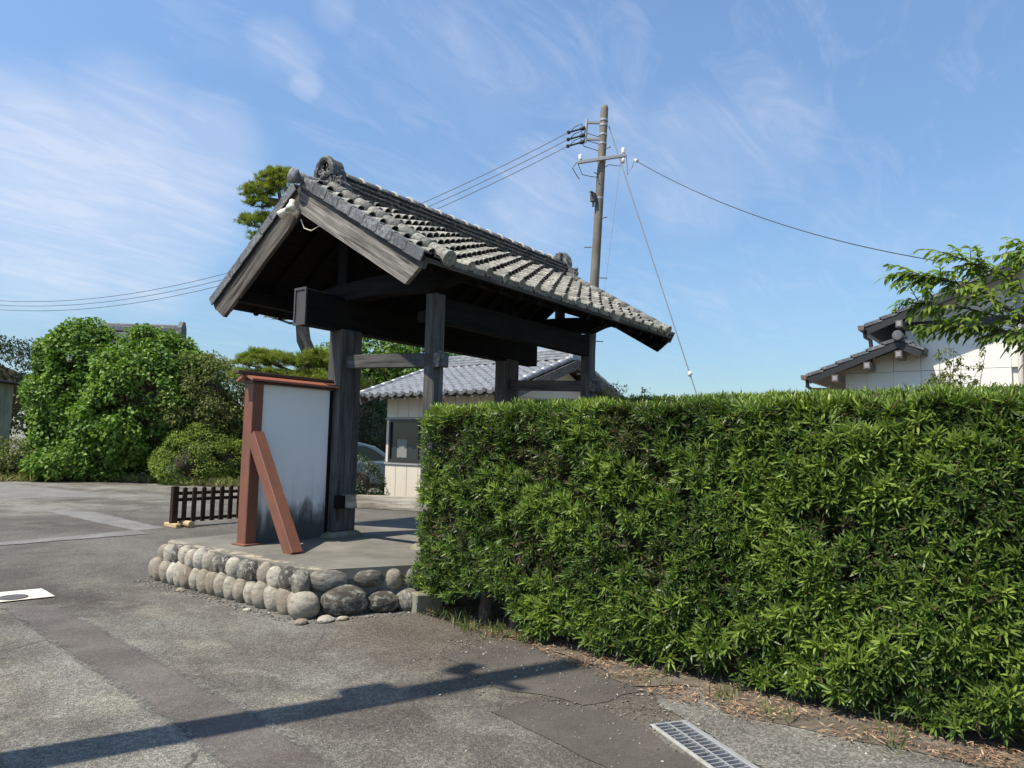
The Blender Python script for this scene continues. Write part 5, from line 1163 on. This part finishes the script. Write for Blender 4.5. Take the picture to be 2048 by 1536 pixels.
side = np.where(np.arange(n) % 2 == 0, 1., -1.)[:, None]; B = unit(np.cross(Dd, np.array([0, 0, 1.])))
LD = unit(Dd * .75 + B * side * .65 + np.array([0, 0, -.18]) + rg.normal(0, .22, (n, 3)))
me = leafmesh('foliage', [leaves(P, LD, np.tile([0, 0, 1.], (n, 1)) + rg.normal(0, .3, (n, 3)), rg.uniform(.055, .090, n), rg.uniform(.020, .030, n), np.clip(rg.normal(.5, .2, n), 0, 1), .15, .32, 2)])
part('foliage', me, 'cherry_leaf', t); part('branches', mb, 'bark', t, None, True)

# sparse shrub against the house wall, and a sprig above the hedge
def sparse(name, base, h, spread, nb, label, seed, L=.06):
    rg = np.random.default_rng(seed); t = thing(name, base, label, 'shrub'); mb = MB(); Ps = []; Ds = []
    b = Vector(base)
    for k in range(nb):
        a = rg.uniform(0, 6.28); r = spread * rg.uniform(.2, 1); top = b + Vector((math.cos(a) * r * .5, math.sin(a) * r, h * rg.uniform(.8, 1.)))
        mid = b.lerp(top, .6) + Vector((0, 0, .08)); mb.tube([b + Vector((0, 0, h * .45)), mid, top], [.012, .008, .003], 5)
        for q in range(15):
            f = rg.uniform(.3, 1); p = mid.lerp(top, max(0, (f - .3) / .7)); d = Vector(rg.normal(0, 1, 3)); d.z *= .4; e = p + d.normalized() * rg.uniform(.08, .2); mb.tube([p, e], [.004, .002], 4)
            for j in range(9): Ps.append(tuple(p.lerp(e, rg.uniform(.3, 1.05)))); Ds.append(rg.normal(size=3))
    mb.tube([b, b + Vector((0, 0, h * .5))], [.02, .014], 6); part('branches', mb, 'bark', t)
    n = len(Ps); me = leafmesh('foliage', [leaves(np.array(Ps), np.array(Ds), np.tile([0, 0, 1.], (n, 1)) + rg.normal(0, .4, (n, 3)), L * rg.uniform(.6, 1.2, n), L * .5, rg.uniform(.2, .9, n), .15, .2)]); part('foliage', me, 'olive_leaf', t)
sparse('sparse_shrub', (6.4, -5.42, 0), 3.02, .60, 20, 'sparse small-leaved shrub standing against the sunlit cream wall', 81)
sparse('low_shrub', (6.4, -4.40, 0), 2.45, .6, 16, 'low twiggy shrub topping the hedge at the cream house corner', 82)
rg = np.random.default_rng(9)
tag(part('hedge_sprout', leafmesh('hedge_sprout', [blades([(3.7, -4.05, 2.0)] * 3, .38, 6, .02, rg, (.0, .4), .25)]), 'grass', None), 'pointed sprout sticking up from the far hedge against the sky', 'plant')

# ================================================================== far buildings
t = thing('pale_shed', (3.0, 24.5, 0), 'pale green stained shed with dark lean-to roof at the far left edge', 'shed')
mb = MB(); mb.box((-2.5, 23.6, -.1), (4.15, 27, 3.38)); wpart('wall', mb, 'shed_wall', t)
mb = MB(); mb.prism([(-3.0, 3.95), (4.5, 3.36), (4.5, 3.26), (-3.0, 3.85)], 1, 23.2, 27.4); wpart('roof', mb, 'fascia', t)
mb = MB(); mb.tube([(-3, 23.18, 3.86), (4.5, 23.18, 3.28)], .06, 8); wpart('gutter', mb, 'fascia', t)
t = thing('tiled_house', (9.0, 25.5, 0), 'house with grey tiled gable roof showing above the vine mounds', 'house')
ra, rb_ = Vector((7.7, 25.3, 6.05)), Vector((9.85, 22.85, 6.05)); ax_ = (rb_ - ra).normalized(); nx = Vector((ax_.y, -ax_.x, 0)); Lr = (rb_ - ra).length
TM = Matrix(((ax_.x, -nx.x, 0, ra.x), (ax_.y, -nx.y, 0, ra.y), (0, 0, 1, 0), (0, 0, 0, 1)))
mb = MB(); mb.prism([(-2.6, -.1), (2.6, -.1), (2.6, 4.3), (0, 5.8), (-2.6, 4.3)], 0, .4, Lr - .4); part('wall', mb, 'stucco', t, TM)
for sd in (-1, 1):
    n = 11
    for j in range(n):
        f0, f1 = j / n, (j + 1) / n + .02; mb = MB(); nn = 26; V = []; 
        for i in range(nn * 4 + 1):
            x = Lr * i / (nn * 4); wv = .03 * math.sin(i * math.pi / 2)
            V += [(x, sd * 3.2 * f0, 5.95 - 1.95 * f0 + wv), (x, sd * 3.2 * f1, 5.95 - 1.95 * f1 + wv + .045)]
        mb.add(V, [(2 * i, 2 * i + 1, 2 * i + 3, 2 * i + 2) for i in range(nn * 4)]); part('tile_course', mb, 'tile_silver', t, TM)
mb = MB(); mb.box((0, -.16, 5.95), (Lr, .16, 6.16), .02); mb.tube([(0, 0, 6.2), (Lr, 0, 6.2)], .1, 10); part('ridge', mb, 'tile_dark', t, TM)
mb = MB(); mb.prism([(-.3, 5.8), (.3, 5.8), (.28, 6.15), (.12, 6.42), (-.12, 6.42), (-.28, 6.15)], 0, Lr - .05, Lr + .12); part('ridge_ornament', mb, 'tile_dark', t, TM)
for sd in (-1, 1):
    mb = MB(); mb.tube([(Lr - .03, 0, 6.05), (Lr - .03, sd * 3.25, 4.06)], .10, 8); part('verge_roll', mb, 'tile_dark', t, TM)
